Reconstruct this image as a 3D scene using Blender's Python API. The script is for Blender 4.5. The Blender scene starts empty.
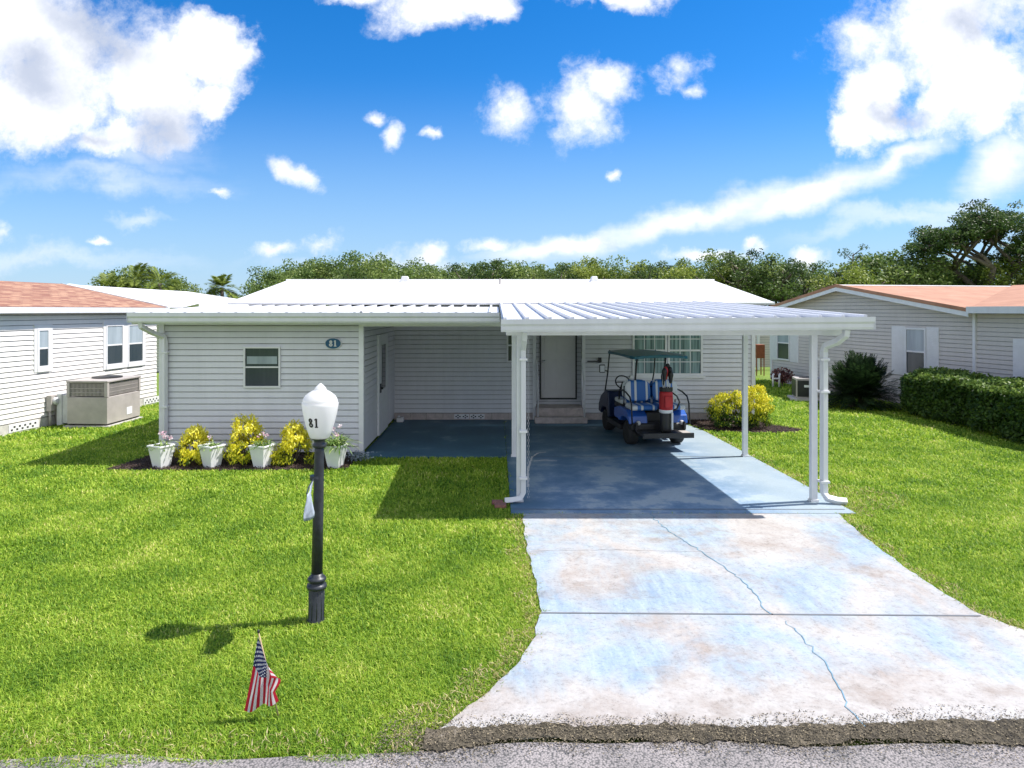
import bpy, math, random
import numpy as np
from mathutils import Vector, Matrix, noise as mnoise
R = math.radians; PI = math.pi
random.seed(7); rng = np.random.default_rng(7)
SC = bpy.context.scene
COL = SC.collection
HC, F, U0, V0 = 2.7, 683.0, 496.0, 310.0      # camera height, focal (px), principal point

# ------------------------------------------------------------------ helpers
ORG = {}
def link(o, parent=None):
    COL.objects.link(o)
    if parent is not None: o.parent = parent
    return o
def tag(o, label, cat=None, group=None, kind=None):
    if label: o['label'] = label
    if cat: o['category'] = cat
    if group: o['group'] = group
    if kind: o['kind'] = kind
    return o
def thing(name, label, cat, loc=(0, 0, 0), rz=0, group=None):
    o = bpy.data.objects.new(name, None); o.location = loc; o.rotation_euler = (0, 0, rz)
    o.empty_display_size = .2
    link(o); tag(o, label, cat, group); ORG[o.name] = Vector(loc)
    return o
def org(p):
    while p is not None:
        if p.name in ORG: return ORG[p.name]
        p = p.parent
    return Vector((0, 0, 0))

class MB:
    def __init__(s): s.v = []; s.f = []; s.g = None
    def add(s, vs, fs):
        n = len(s.v); s.v += [tuple(v) for v in vs]; s.f += [tuple(i + n for i in f) for f in fs]
    def box(s, x0, x1, y0, y1, z0, z1):
        s.add([(x0,y0,z0),(x1,y0,z0),(x1,y1,z0),(x0,y1,z0),(x0,y0,z1),(x1,y0,z1),(x1,y1,z1),(x0,y1,z1)],
              [(0,3,2,1),(4,5,6,7),(0,1,5,4),(1,2,6,5),(2,3,7,6),(3,0,4,7)])
    def hexa(s, p):   # 8 points: bottom 4 ccw, top 4 ccw
        s.add(p, [(0,3,2,1),(4,5,6,7),(0,1,5,4),(1,2,6,5),(2,3,7,6),(3,0,4,7)])
    def quad(s, *p): s.add(p, [tuple(range(len(p)))])
    def wbox(s, A, B, n, t0, t1, s0, s1, z0, z1):
        # box on a wall line A->B (2D), outward normal n, s along in metres, t out of wall
        L = math.hypot(B[0]-A[0], B[1]-A[1]); d = ((B[0]-A[0])/L, (B[1]-A[1])/L)
        def P(ss, tt): return (A[0]+d[0]*ss+n[0]*tt, A[1]+d[1]*ss+n[1]*tt)
        c = [P(s0,t1), P(s1,t1), P(s1,t0), P(s0,t0)]
        s.hexa([(x,y,z0) for x,y in c]+[(x,y,z1) for x,y in c])
    def tube(s, pts, r, n=8, cap=True):
        pts = [Vector(p) for p in pts]; rr = r if isinstance(r, (list, tuple)) else [r]*len(pts)
        base = len(s.v); prev = None
        for i, p in enumerate(pts):
            t = (pts[min(i+1, len(pts)-1)] - pts[max(i-1, 0)])
            if t.length < 1e-9: t = Vector((0,0,1))
            t.normalize()
            if prev is None:
                a = t.cross(Vector((0,0,1)))
                if a.length < .05: a = t.cross(Vector((0,1,0)))
                a.normalize()
            else:
                a = prev - t*prev.dot(t)
                a.normalize() if a.length > 1e-6 else None
            prev = a; b = t.cross(a)
            for k in range(n):
                an = 2*PI*k/n + (PI/4 if n == 4 else 0)
                s.v.append(tuple(p + (a*math.cos(an)+b*math.sin(an))*rr[i]))
        for i in range(len(pts)-1):
            for k in range(n):
                k2 = (k+1) % n
                s.f.append((base+i*n+k, base+i*n+k2, base+(i+1)*n+k2, base+(i+1)*n+k))
        if cap:
            s.f.append(tuple(base+k for k in range(n))[::-1]); s.f.append(tuple(base+(len(pts)-1)*n+k for k in range(n)))
    def lathe(s, prof, c=(0,0,0), n=24, axis='z'):
        base = len(s.v)
        for r, h in prof:
            for k in range(n):
                a = 2*PI*k/n
                if axis == 'z': s.v.append((c[0]+r*math.cos(a), c[1]+r*math.sin(a), c[2]+h))
                elif axis == 'x': s.v.append((c[0]+h, c[1]+r*math.cos(a), c[2]+r*math.sin(a)))
                else: s.v.append((c[0]+r*math.cos(a), c[1]+h, c[2]+r*math.sin(a)))
        for i in range(len(prof)-1):
            for k in range(n):
                k2 = (k+1) % n
                s.f.append((base+i*n+k, base+i*n+k2, base+(i+1)*n+k2, base+(i+1)*n+k))
        s.f.append(tuple(base+k for k in range(n))[::-1]); s.f.append(tuple(base+(len(prof)-1)*n+k for k in range(n)))
    def prism(s, poly, a0, a1, axis='x'):
        # poly of 2D points extruded along axis
        def P(p, a):
            return (a, p[0], p[1]) if axis == 'x' else ((p[0], a, p[1]) if axis == 'y' else (p[0], p[1], a))
        n = len(poly)
        s.add([P(p, a0) for p in poly]+[P(p, a1) for p in poly],
              [tuple(range(n))[::-1], tuple(range(n, 2*n))]+[(i, (i+1) % n, n+(i+1) % n, n+i) for i in range(n)])
    def build(s, name, mat, parent=None, world=True, smooth=False, bevel=0):
        me = bpy.data.meshes.new(name)
        o0 = org(parent) if (world and parent is not None) else Vector((0,0,0))
        me.from_pydata([(v[0]-o0.x, v[1]-o0.y, v[2]-o0.z) for v in s.v], [], s.f)
        import bmesh
        bm = bmesh.new(); bm.from_mesh(me); bmesh.ops.recalc_face_normals(bm, faces=bm.faces); bm.to_mesh(me); bm.free()
        me.materials.append(mat)
        if smooth: me.shade_smooth()
        o = bpy.data.objects.new(name, me); link(o, parent)
        if bevel:
            m = o.modifiers.new('bevel', 'BEVEL'); m.width = bevel; m.segments = 2; m.limit_method = 'ANGLE'; m.angle_limit = R(40)
        return o

def two_tone(o, mb, mat):
    """add the shapes of mb to the mesh of o in a second, darker material"""
    import bmesh
    o0 = org(o.parent); bm = bmesh.new(); bm.from_mesh(o.data); o.data.materials.append(mat)
    vs = [bm.verts.new((v[0]-o0.x, v[1]-o0.y, v[2]-o0.z)) for v in mb.v]
    for f in mb.f: bm.faces.new([vs[i] for i in f]).material_index = 1
    bmesh.ops.recalc_face_normals(bm, faces=bm.faces); bm.to_mesh(o.data); bm.free()
def copy_tree(o, parent=None):
    c = o.copy(); COL.objects.link(c)
    if parent is not None: c.parent = parent
    for ch in list(o.children): copy_tree(ch, c)
    return c
def gp(u, v):                      # a point of the ground from the survey of the photograph
    d = F*HC/(v-V0); return ((u-U0)*d/F, d)
def zat(v, d): return HC-(v-V0)*d/F
def xat(u, d): return (u-U0)*d/F

# ------------------------------------------------------------------ materials
def new_mat(name):
    m = bpy.data.materials.new(name); m.use_nodes = True
    nt = m.node_tree; b = nt.nodes['Principled BSDF']
    return m, nt, b
def nd(nt, typ, **kw):
    n = nt.nodes.new(typ)
    for k, v in kw.items():
        if k.startswith('i_'):
            key = k[2:]; key = int(key) if key.isdigit() else key.replace('_', ' ')
            n.inputs[key].default_value = v
        else: setattr(n, k, v)
    return n
def ramp(nt, stops, interp='LINEAR'):
    r = nt.nodes.new('ShaderNodeValToRGB'); cr = r.color_ramp; cr.interpolation = interp
    while len(cr.elements) < len(stops): cr.elements.new(.5)
    for e, (p, c) in zip(cr.elements, stops):
        e.position = p; e.color = (c[0], c[1], c[2], 1) if len(c) == 3 else c
    return r
def noise_n(nt, vec, scale, detail=4, rough=.55):
    n = nd(nt, 'ShaderNodeTexNoise'); n.inputs['Scale'].default_value = scale
    n.inputs['Detail'].default_value = detail; n.inputs['Roughness'].default_value = rough
    if vec is not None: nt.links.new(vec, n.inputs['Vector'])
    return n
def simple(name, col, rough=.5, metal=0, var=.12, scale=6, bump=0, bscale=60, spec=None):
    m, nt, b = new_mat(name); L = nt.links
    g = nd(nt, 'ShaderNodeNewGeometry')
    n = noise_n(nt, g.outputs['Position'], scale, 5, .6)
    lo = tuple(c*(1-var) for c in col); hi = tuple(min(1, c*(1+var)) for c in col)
    r = ramp(nt, [(.3, lo), (.7, hi)]); L.new(n.outputs['Fac'], r.inputs['Fac'])
    L.new(r.outputs['Color'], b.inputs['Base Color'])
    b.inputs['Roughness'].default_value = rough; b.inputs['Metallic'].default_value = metal
    if spec is not None: b.inputs['Specular IOR Level'].default_value = spec
    if bump:
        n2 = noise_n(nt, g.outputs['Position'], bscale, 4, .6)
        bp = nd(nt, 'ShaderNodeBump'); bp.inputs['Strength'].default_value = bump; bp.inputs['Distance'].default_value = .01
        L.new(n2.outputs['Fac'], bp.inputs['Height']); L.new(bp.outputs['Normal'], b.inputs['Normal'])
    return m
def streaky(name, col, rough=.45, streak=.12):
    # painted aluminium / vinyl with faint vertical run-off stains
    m, nt, b = new_mat(name); L = nt.links
    g = nd(nt, 'ShaderNodeNewGeometry')
    mp = nd(nt, 'ShaderNodeMapping'); mp.inputs['Scale'].default_value = (5, 5, .5); L.new(g.outputs['Position'], mp.inputs['Vector'])
    n = noise_n(nt, mp.outputs['Vector'], 1.3, 6, .65)
    n2 = noise_n(nt, g.outputs['Position'], .8, 3, .5)
    r = ramp(nt, [(.35, tuple(c*(1-streak) for c in col)), (.6, col)])
    ad = nd(nt, 'ShaderNodeMath', operation='ADD'); L.new(n.outputs['Fac'], ad.inputs[0]); L.new(n2.outputs['Fac'], ad.inputs[1])
    ml = nd(nt, 'ShaderNodeMath', operation='MULTIPLY'); ml.inputs[1].default_value = .5; L.new(ad.outputs[0], ml.inputs[0])
    L.new(ml.outputs[0], r.inputs['Fac']); L.new(r.outputs['Color'], b.inputs['Base Color'])
    b.inputs['Roughness'].default_value = rough
    n3 = noise_n(nt, g.outputs['Position'], 3, 2, .5); bp = nd(nt, 'ShaderNodeBump'); bp.inputs['Strength'].default_value = .15; bp.inputs['Distance'].default_value = .01
    L.new(n3.outputs['Fac'], bp.inputs['Height']); L.new(bp.outputs['Normal'], b.inputs['Normal'])
    return m
def leaf_mat(name, stops, trans=.35, rough=.5, pscale=0, pstops=None):
    m, nt, b = new_mat(name); L = nt.links
    at = nd(nt, 'ShaderNodeAttribute', attribute_name='lc')
    r = ramp(nt, stops)
    fac = at.outputs['Fac']
    if pscale:
        g = nd(nt, 'ShaderNodeNewGeometry'); n = noise_n(nt, g.outputs['Position'], pscale, 4, .6)
        mr = nd(nt, 'ShaderNodeMapRange', i_1=.3, i_2=.7, i_3=-.26, i_4=.26); L.new(n.outputs['Fac'], mr.inputs['Value'])
        ad = nd(nt, 'ShaderNodeMath', operation='ADD', use_clamp=True); L.new(fac, ad.inputs[0]); L.new(mr.outputs[0], ad.inputs[1]); fac = ad.outputs[0]
    L.new(fac, r.inputs['Fac']); L.new(r.outputs['Color'], b.inputs['Base Color'])
    b.inputs['Roughness'].default_value = rough; b.inputs['Specular IOR Level'].default_value = .3
    t = nd(nt, 'ShaderNodeBsdfTranslucent'); mx = nd(nt, 'ShaderNodeMixShader', i_0=trans)
    L.new(r.outputs['Color'], t.inputs['Color']); L.new(b.outputs[0], mx.inputs[1]); L.new(t.outputs[0], mx.inputs[2])
    L.new(mx.outputs[0], nt.nodes['Material Output'].inputs['Surface'])
    return m

M = {}
M['white_metal'] = streaky('white_metal', (.66, .67, .70), .4, .12)
M['roof_white'] = streaky('roof_white', (.74, .73, .74), .5, .06)
M['trim_white'] = simple('trim_white', (.70, .70, .72), .45, var=.05)
M['siding_grey'] = streaky('siding_grey', (.66, .66, .70), .5, .10)
M['siding_beige'] = streaky('siding_beige', (.59, .55, .51), .55, .10)
M['siding_white'] = streaky('siding_white', (.76, .735, .71), .5, .08)
M['lap_shade'] = simple('lap_shade', (.35, .345, .36), .9, var=.2)  # shadow lines under the siding laps, painted as a darker groove colour
M['skirt'] = simple('skirt_block', (.50, .43, .41), .8, var=.2, scale=9, bump=.4)
M['dark'] = simple('dark_gap', (.02, .02, .022), .7)
M['black'] = simple('black_plastic', (.018, .018, .02), .45, var=.3)
M['rubber'] = simple('rubber', (.02, .02, .02), .8, var=.3)
M['chrome'] = simple('bright_metal', (.6, .6, .62), .3, .8)
M['iron'] = simple('painted_iron', (.022, .026, .034), .42, var=.3, scale=20, bump=.2, bscale=40)
M['blue'] = simple('cart_blue', (.02, .10, .42), .25, var=.1)
M['teal_roof'] = simple('cart_roof', (.008, .11, .16), .3, var=.1)
M['red'] = simple('bag_red', (.45, .02, .025), .6)
M['grey_metal'] = simple('hvac_grey', (.40, .37, .35), .5, var=.12, scale=4)
M['grey_pale'] = simple('pale_grey', (.55, .56, .57), .55, var=.1)
M['concrete_pad'] = simple('pad_concrete', (.5, .48, .45), .85, var=.2, bump=.3)
M['bark'] = simple('bark', (.13, .105, .085), .9, var=.4, scale=8, bump=.6, bscale=20)
M['brick_red'] = simple('clay', (.22, .10, .08), .85, var=.25, scale=20, bump=.4)
M['brown'] = simple('brown_wood', (.28, .08, .035), .6, var=.3, scale=12)
M['pot'] = simple('pot_white', (.74, .75, .78), .45, var=.05)
M['globe'] = simple('globe_white', (.86, .85, .84), .25, var=.02)
def globe_mat():
    m, nt, b = new_mat('milky_globe'); L = nt.links
    b.inputs['Base Color'].default_value = (.88, .87, .87, 1); b.inputs['Roughness'].default_value = .3
    t = nd(nt, 'ShaderNodeBsdfTranslucent'); t.inputs['Color'].default_value = (.92, .91, .9, 1); sh = nd(nt, 'ShaderNodeMixShader', i_0=.5)
    L.new(b.outputs[0], sh.inputs[1]); L.new(t.outputs[0], sh.inputs[2]); L.new(sh.outputs[0], nt.nodes['Material Output'].inputs['Surface'])
    return m
M['globe'] = globe_mat()
M['cowl'] = simple('cart_dark_blue', (.008, .016, .05), .3)
M['door_grey'] = simple('door_grey', (.62, .60, .60), .5, var=.03)
M['navy'] = simple('sign_navy', (.008, .075, .16), .35)
M['banner'] = simple('banner_cloth', (.33, .37, .45), .8, var=.35, scale=14)
M['wood_stick'] = simple('stick', (.45, .33, .2), .7)
M['curtain'] = None

def glass_mat():
    m, nt, b = new_mat('window_glass')
    b.inputs['Base Color'].default_value = (.02, .025, .03, 1); b.inputs['Roughness'].default_value = .08
    b.inputs['Specular IOR Level'].default_value = .8
    g = nd(nt, 'ShaderNodeNewGeometry'); n = noise_n(nt, g.outputs['Position'], 1.2, 2)
    bp = nd(nt, 'ShaderNodeBump'); bp.inputs['Strength'].default_value = .05; bp.inputs['Distance'].default_value = .05
    nt.links.new(n.outputs['Fac'], bp.inputs['Height']); nt.links.new(bp.outputs['Normal'], b.inputs['Normal'])
    return m
M['glass'] = glass_mat()
def curtain_mat(name, c1, c2, sc):
    m, nt, b = new_mat(name); L = nt.links
    g = nd(nt, 'ShaderNodeNewGeometry'); mp = nd(nt, 'ShaderNodeMapping'); mp.inputs['Scale'].default_value = (sc, sc, .4)
    L.new(g.outputs['Position'], mp.inputs['Vector']); n = noise_n(nt, mp.outputs['Vector'], 1, 3, .7)
    r = ramp(nt, [(.35, c1), (.65, c2)]); L.new(n.outputs['Fac'], r.inputs['Fac']); L.new(r.outputs['Color'], b.inputs['Base Color'])
    b.inputs['Roughness'].default_value = .12; b.inputs['Specular IOR Level'].default_value = .45
    return m
M['curtain'] = curtain_mat('curtained_glass', (.05, .10, .12), (.30, .43, .45), 16)
M['blind'] = curtain_mat('blind_glass', (.25, .30, .34), (.36, .42, .47), 3)
M['screen'] = curtain_mat('screened_glass', (.03, .045, .055), (.05, .065, .075), 4)

def shingle_mat():
    m, nt, b = new_mat('salmon_shingles'); L = nt.links
    tc = nd(nt, 'ShaderNodeUVMap'); tc.uv_map = 'UVMap'
    br = nd(nt, 'ShaderNodeTexBrick'); L.new(tc.outputs[0], br.inputs['Vector'])
    br.inputs['Color1'].default_value = (.25, .11, .075, 1); br.inputs['Color2'].default_value = (.44, .26, .17, 1); br.inputs['Mortar'].default_value = (.22, .10, .07, 1)
    br.inputs['Scale'].default_value = 1; br.inputs['Brick Width'].default_value = .3; br.inputs['Row Height'].default_value = .14; br.inputs['Mortar Size'].default_value = .008
    n = noise_n(nt, tc.outputs[0], 5, 5, .7); mx = nd(nt, 'ShaderNodeMix', data_type='RGBA', blend_type='MULTIPLY'); mx.inputs['Factor'].default_value = .5
    r = ramp(nt, [(.3, (.6, .6, .6)), (.7, (1.2, 1.15, 1.1))]); L.new(n.outputs['Fac'], r.inputs['Fac'])
    L.new(br.outputs['Color'], mx.inputs[6]); L.new(r.outputs['Color'], mx.inputs[7]); L.new(mx.outputs[2], b.inputs['Base Color'])
    b.inputs['Roughness'].default_value = .85
    bp = nd(nt, 'ShaderNodeBump'); bp.inputs['Strength'].default_value = .5; bp.inputs['Distance'].default_value = .01; L.new(br.outputs['Fac'], bp.inputs['Height']); bp.invert = True
    L.new(bp.outputs['Normal'], b.inputs['Normal'])
    return m
M['shingle'] = shingle_mat()
def rust_roof():
    m, nt, b = new_mat('coral_roof_coating'); L = nt.links
    g = nd(nt, 'ShaderNodeNewGeometry'); n = noise_n(nt, g.outputs['Position'], 1.4, 7, .7)
    r = ramp(nt, [(.3, (.31, .145, .085)), (.55, (.40, .20, .12)), (.8, (.45, .27, .19))]); L.new(n.outputs['Fac'], r.inputs['Fac']); L.new(r.outputs['Color'], b.inputs['Base Color'])
    b.inputs['Roughness'].default_value = .8
    bp = nd(nt, 'ShaderNodeBump'); bp.inputs['Strength'].default_value = .3; bp.inputs['Distance'].default_value = .01
    n2 = noise_n(nt, g.outputs['Position'], 30, 3); L.new(n2.outputs['Fac'], bp.inputs['Height']); L.new(bp.outputs['Normal'], b.inputs['Normal'])
    return m
M['coral'] = rust_roof()

def drive_mat():
    # concrete once painted pale blue, worn by feet and tyres; paint stays best under the carport roof
    m, nt, b = new_mat('worn_blue_concrete'); L = nt.links
    g = nd(nt, 'ShaderNodeNewGeometry'); P = g.outputs['Position']
    sx = nd(nt, 'ShaderNodeSeparateXYZ'); L.new(P, sx.inputs[0])
    mp = nd(nt, 'ShaderNodeMapping'); mp.inputs['Scale'].default_value = (1, .75, 1); mp.inputs['Rotation'].default_value = (0, 0, .5); L.new(P, mp.inputs['Vector'])
    n1 = noise_n(nt, mp.outputs[0], .8, 8, .6); n1.inputs['Distortion'].default_value = .6
    n2 = noise_n(nt, P, 1.1, 7, .68); n2.inputs['Distortion'].default_value = .4
    n3 = noise_n(nt, P, 45, 5, .7)
    bare = ramp(nt, [(.36, (.33, .29, .265)), (.5, (.40, .38, .365)), (.64, (.45, .445, .435))]); L.new(n2.outputs['Fac'], bare.inputs['Fac'])
    mps = nd(nt, 'ShaderNodeMapping'); mps.inputs['Scale'].default_value = (9, 1.2, 1); mps.inputs['Rotation'].default_value = (0, 0, .15); L.new(P, mps.inputs['Vector'])
    n4 = noise_n(nt, mps.outputs[0], 1, 6, .7)
    blue = ramp(nt, [(.35, (.17, .27, .40)), (.65, (.33, .415, .46))]); L.new(n4.outputs['Fac'], blue.inputs['Fac'])
    # wear by place: rain and tyres strip the uncovered part (y < 9.1 m)
    ad = nd(nt, 'ShaderNodeMath', operation='ADD'); L.new(n1.outputs['Fac'], ad.inputs[0])
    m4 = nd(nt, 'ShaderNodeMath', operation='MULTIPLY_ADD'); m4.inputs[1].default_value = .25; m4.inputs[2].default_value = -.125; L.new(n4.outputs['Fac'], m4.inputs[0]); L.new(m4.outputs[0], ad.inputs[1])
    kp = nd(nt, 'ShaderNodeMapRange', i_1=8.9, i_2=10.2, i_3=0., i_4=.16); kp.interpolation_type = 'SMOOTHSTEP'; L.new(sx.outputs['Y'], kp.inputs['Value'])
    ap = nd(nt, 'ShaderNodeMapRange', i_1=4.4, i_2=5.1, i_3=-.3, i_4=0.); L.new(sx.outputs['Y'], ap.inputs['Value'])
    a2 = nd(nt, 'ShaderNodeMath', operation='ADD'); L.new(ad.outputs[0], a2.inputs[0]); L.new(kp.outputs[0], a2.inputs[1])
    a3 = nd(nt, 'ShaderNodeMath', operation='ADD'); L.new(a2.outputs[0], a3.inputs[0]); L.new(ap.outputs[0], a3.inputs[1])
    msk = ramp(nt, [(.405, (0,0,0)), (.58, (.8,.8,.8)), (.75, (1,1,1))]); L.new(a3.outputs[0], msk.inputs['Fac'])
    mx = nd(nt, 'ShaderNodeMix', data_type='RGBA'); L.new(msk.outputs['Color'], mx.inputs['Factor']); L.new(bare.outputs['Color'], mx.inputs[6]); L.new(blue.outputs['Color'], mx.inputs[7])
    # dark rusty stains with their own shapes
    st = nd(nt, 'ShaderNodeMapping'); st.inputs['Location'].default_value = (3.1, 4.7, 0); st.inputs['Scale'].default_value = (1.1, 1.3, 1); L.new(P, st.inputs['Vector'])
    ns = noise_n(nt, st.outputs[0], .7, 7, .72); sm = ramp(nt, [(.53, (0,0,0)), (.66, (.75,.75,.75))]); L.new(ns.outputs['Fac'], sm.inputs['Fac'])
    mx2 = nd(nt, 'ShaderNodeMix', data_type='RGBA'); L.new(sm.outputs['Color'], mx2.inputs['Factor']); L.new(mx.outputs[2], mx2.inputs[6]); mx2.inputs[7].default_value = (.25, .205, .175, 1)
    # fine grain
    n5 = noise_n(nt, P, 11, 10, .78); gsum = nd(nt, 'ShaderNodeMath', operation='MULTIPLY_ADD'); gsum.inputs[1].default_value = .5; L.new(n3.outputs['Fac'], gsum.inputs[0])
    g5 = nd(nt, 'ShaderNodeMath', operation='MULTIPLY'); g5.inputs[1].default_value = .5; L.new(n5.outputs['Fac'], g5.inputs[0]); L.new(g5.outputs[0], gsum.inputs[2])
    gr = ramp(nt, [(.38, (.62, .61, .60)), (.47, (.93, .93, .93)), (.60, (1.08, 1.08, 1.08))]); L.new(gsum.outputs[0], gr.inputs['Fac'])
    mx3 = nd(nt, 'ShaderNodeMix', data_type='RGBA', blend_type='MULTIPLY'); mx3.inputs['Factor'].default_value = .9
    L.new(mx2.outputs[2], mx3.inputs[6]); L.new(gr.outputs['Color'], mx3.inputs[7]); L.new(mx3.outputs[2], b.inputs['Base Color'])
    b.inputs['Roughness'].default_value = .8
    bp = nd(nt, 'ShaderNodeBump'); bp.inputs['Strength'].default_value = .35; bp.inputs['Distance'].default_value = .006; L.new(n3.outputs['Fac'], bp.inputs['Height']); L.new(bp.outputs['Normal'], b.inputs['Normal'])
    return m
M['drive'] = drive_mat()
def slab_mat():
    m, nt, b = new_mat('blue_painted_slab'); L = nt.links
    g = nd(nt, 'ShaderNodeNewGeometry'); P = g.outputs['Position']
    sx = nd(nt, 'ShaderNodeSeparateXYZ'); L.new(P, sx.inputs[0])
    n1 = noise_n(nt, P, 1.3, 8, .65); n3 = noise_n(nt, P, 40, 4, .7)
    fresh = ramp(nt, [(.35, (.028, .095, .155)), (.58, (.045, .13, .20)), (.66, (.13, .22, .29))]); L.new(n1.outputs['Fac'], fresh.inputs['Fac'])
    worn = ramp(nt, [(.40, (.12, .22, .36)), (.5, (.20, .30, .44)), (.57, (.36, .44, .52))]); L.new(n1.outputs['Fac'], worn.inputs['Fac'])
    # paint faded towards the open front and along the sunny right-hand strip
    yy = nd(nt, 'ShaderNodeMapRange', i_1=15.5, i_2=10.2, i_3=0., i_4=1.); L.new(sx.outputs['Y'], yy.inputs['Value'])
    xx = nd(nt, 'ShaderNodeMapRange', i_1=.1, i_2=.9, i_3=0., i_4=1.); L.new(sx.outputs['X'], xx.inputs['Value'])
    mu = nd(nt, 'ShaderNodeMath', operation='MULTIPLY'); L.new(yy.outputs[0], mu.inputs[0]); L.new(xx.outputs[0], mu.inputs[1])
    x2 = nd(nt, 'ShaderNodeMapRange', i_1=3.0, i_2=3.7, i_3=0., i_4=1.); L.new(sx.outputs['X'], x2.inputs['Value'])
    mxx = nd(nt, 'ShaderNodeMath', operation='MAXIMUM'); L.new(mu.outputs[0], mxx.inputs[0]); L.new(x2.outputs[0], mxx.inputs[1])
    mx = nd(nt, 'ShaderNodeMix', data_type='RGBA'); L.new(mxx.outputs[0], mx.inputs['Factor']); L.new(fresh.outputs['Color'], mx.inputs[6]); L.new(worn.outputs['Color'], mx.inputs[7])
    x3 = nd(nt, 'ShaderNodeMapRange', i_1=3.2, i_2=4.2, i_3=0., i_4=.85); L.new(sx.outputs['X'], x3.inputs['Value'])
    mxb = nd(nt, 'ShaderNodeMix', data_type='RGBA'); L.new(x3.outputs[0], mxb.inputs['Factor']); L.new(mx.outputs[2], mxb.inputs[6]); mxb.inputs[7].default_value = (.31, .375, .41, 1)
    gr = ramp(nt, [(.3, (.75, .75, .75)), (.65, (1.05, 1.05, 1.05))]); L.new(n3.outputs['Fac'], gr.inputs['Fac'])
    mx3 = nd(nt, 'ShaderNodeMix', data_type='RGBA', blend_type='MULTIPLY'); mx3.inputs['Factor'].default_value = .5
    L.new(mxb.outputs[2], mx3.inputs[6]); L.new(gr.outputs['Color'], mx3.inputs[7]); L.new(mx3.outputs[2], b.inputs['Base Color'])
    b.inputs['Roughness'].default_value = .55
    return m
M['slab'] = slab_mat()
def ground_mat():
    m, nt, b = new_mat('lawn_soil'); L = nt.links
    g = nd(nt, 'ShaderNodeNewGeometry'); P = g.outputs['Position']
    n1 = noise_n(nt, P, 30, 6, .7); n2 = noise_n(nt, P, .5, 4, .6)
    r = ramp(nt, [(.3, (.06, .10, .012)), (.5, (.13, .21, .022)), (.7, (.22, .30, .045))]); L.new(n1.outputs['Fac'], r.inputs['Fac'])
    r2 = ramp(nt, [(.3, (.8, .8, .8)), (.7, (1.25, 1.2, 1.1))]); L.new(n2.outputs['Fac'], r2.inputs['Fac'])
    mx = nd(nt, 'ShaderNodeMix', data_type='RGBA', blend_type='MULTIPLY'); mx.inputs['Factor'].default_value = 1; L.new(r.outputs['Color'], mx.inputs[6]); L.new(r2.outputs['Color'], mx.inputs[7])
    L.new(mx.outputs[2], b.inputs['Base Color']); b.inputs['Roughness'].default_value = .95
    bp = nd(nt, 'ShaderNodeBump'); bp.inputs['Strength'].default_value = .8; bp.inputs['Distance'].default_value = .03; L.new(n1.outputs['Fac'], bp.inputs['Height']); L.new(bp.outputs['Normal'], b.inputs['Normal'])
    return m
M['ground'] = ground_mat()
def asphalt_mat():
    m, nt, b = new_mat('old_asphalt'); L = nt.links
    g = nd(nt, 'ShaderNodeNewGeometry'); P = g.outputs['Position']
    v = nd(nt, 'ShaderNodeTexVoronoi'); v.inputs['Scale'].default_value = 70; L.new(P, v.inputs['Vector'])
    r = ramp(nt, [(.0, (.36, .335, .325)), (.45, (.27, .25, .245)), (.8, (.09, .09, .09))]); L.new(v.outputs['Distance'], r.inputs['Fac'])
    n = noise_n(nt, P, 2, 6, .7); r2 = ramp(nt, [(.35, (.7, .7, .7)), (.65, (1.15, 1.12, 1.12))]); L.new(n.outputs['Fac'], r2.inputs['Fac'])
    mx = nd(nt, 'ShaderNodeMix', data_type='RGBA', blend_type='MULTIPLY'); mx.inputs['Factor'].default_value = 1; L.new(r.outputs['Color'], mx.inputs[6]); L.new(r2.outputs['Color'], mx.inputs[7])
    L.new(mx.outputs[2], b.inputs['Base Color']); b.inputs['Roughness'].default_value = .9
    bp = nd(nt, 'ShaderNodeBump'); bp.inputs['Strength'].default_value = .6; bp.inputs['Distance'].default_value = .008; bp.invert = True; L.new(v.outputs['Distance'], bp.inputs['Height']); L.new(bp.outputs['Normal'], b.inputs['Normal'])
    return m
M['asphalt'] = asphalt_mat()
M['debris'] = leaf_mat('debris', [(0, (.03, .025, .02)), (.5, (.10, .085, .06)), (.85, (.19, .16, .11)), (1, (.34, .28, .18))], trans=0, rough=.95)
M['dirt'] = simple('dirt', (.10, .083, .06), .95, var=.6, scale=5, bump=.8, bscale=40)
def dirt_mat():
    m, nt, b = new_mat('gutter_dirt'); L = nt.links
    g = nd(nt, 'ShaderNodeNewGeometry'); mp = nd(nt, 'ShaderNodeMapping'); mp.inputs['Scale'].default_value = (22, 9, 1); mp.inputs['Rotation'].default_value = (0,0,.5); L.new(g.outputs['Position'], mp.inputs['Vector'])
    n = noise_n(nt, mp.outputs[0], 1, 9, .78); n2 = noise_n(nt, g.outputs['Position'], 3.1, 6, .7)
    a = nd(nt, 'ShaderNodeMath', operation='MULTIPLY_ADD'); a.inputs[1].default_value = .6; L.new(n.outputs['Fac'], a.inputs[0])
    c = nd(nt, 'ShaderNodeMath', operation='MULTIPLY'); c.inputs[1].default_value = .4; L.new(n2.outputs['Fac'], c.inputs[0]); L.new(c.outputs[0], a.inputs[2])
    r = ramp(nt, [(.40, (.02, .016, .011)), (.50, (.065, .054, .034)), (.58, (.14, .115, .08)), (.66, (.26, .23, .19))]); L.new(a.outputs[0], r.inputs['Fac']); L.new(r.outputs['Color'], b.inputs['Base Color'])
    b.inputs['Roughness'].default_value = .95
    bp = nd(nt, 'ShaderNodeBump'); bp.inputs['Strength'].default_value = .7; bp.inputs['Distance'].default_value = .012; L.new(n.outputs['Fac'], bp.inputs['Height']); L.new(bp.outputs['Normal'], b.inputs['Normal'])
    return m
M['dirt'] = dirt_mat()
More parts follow.
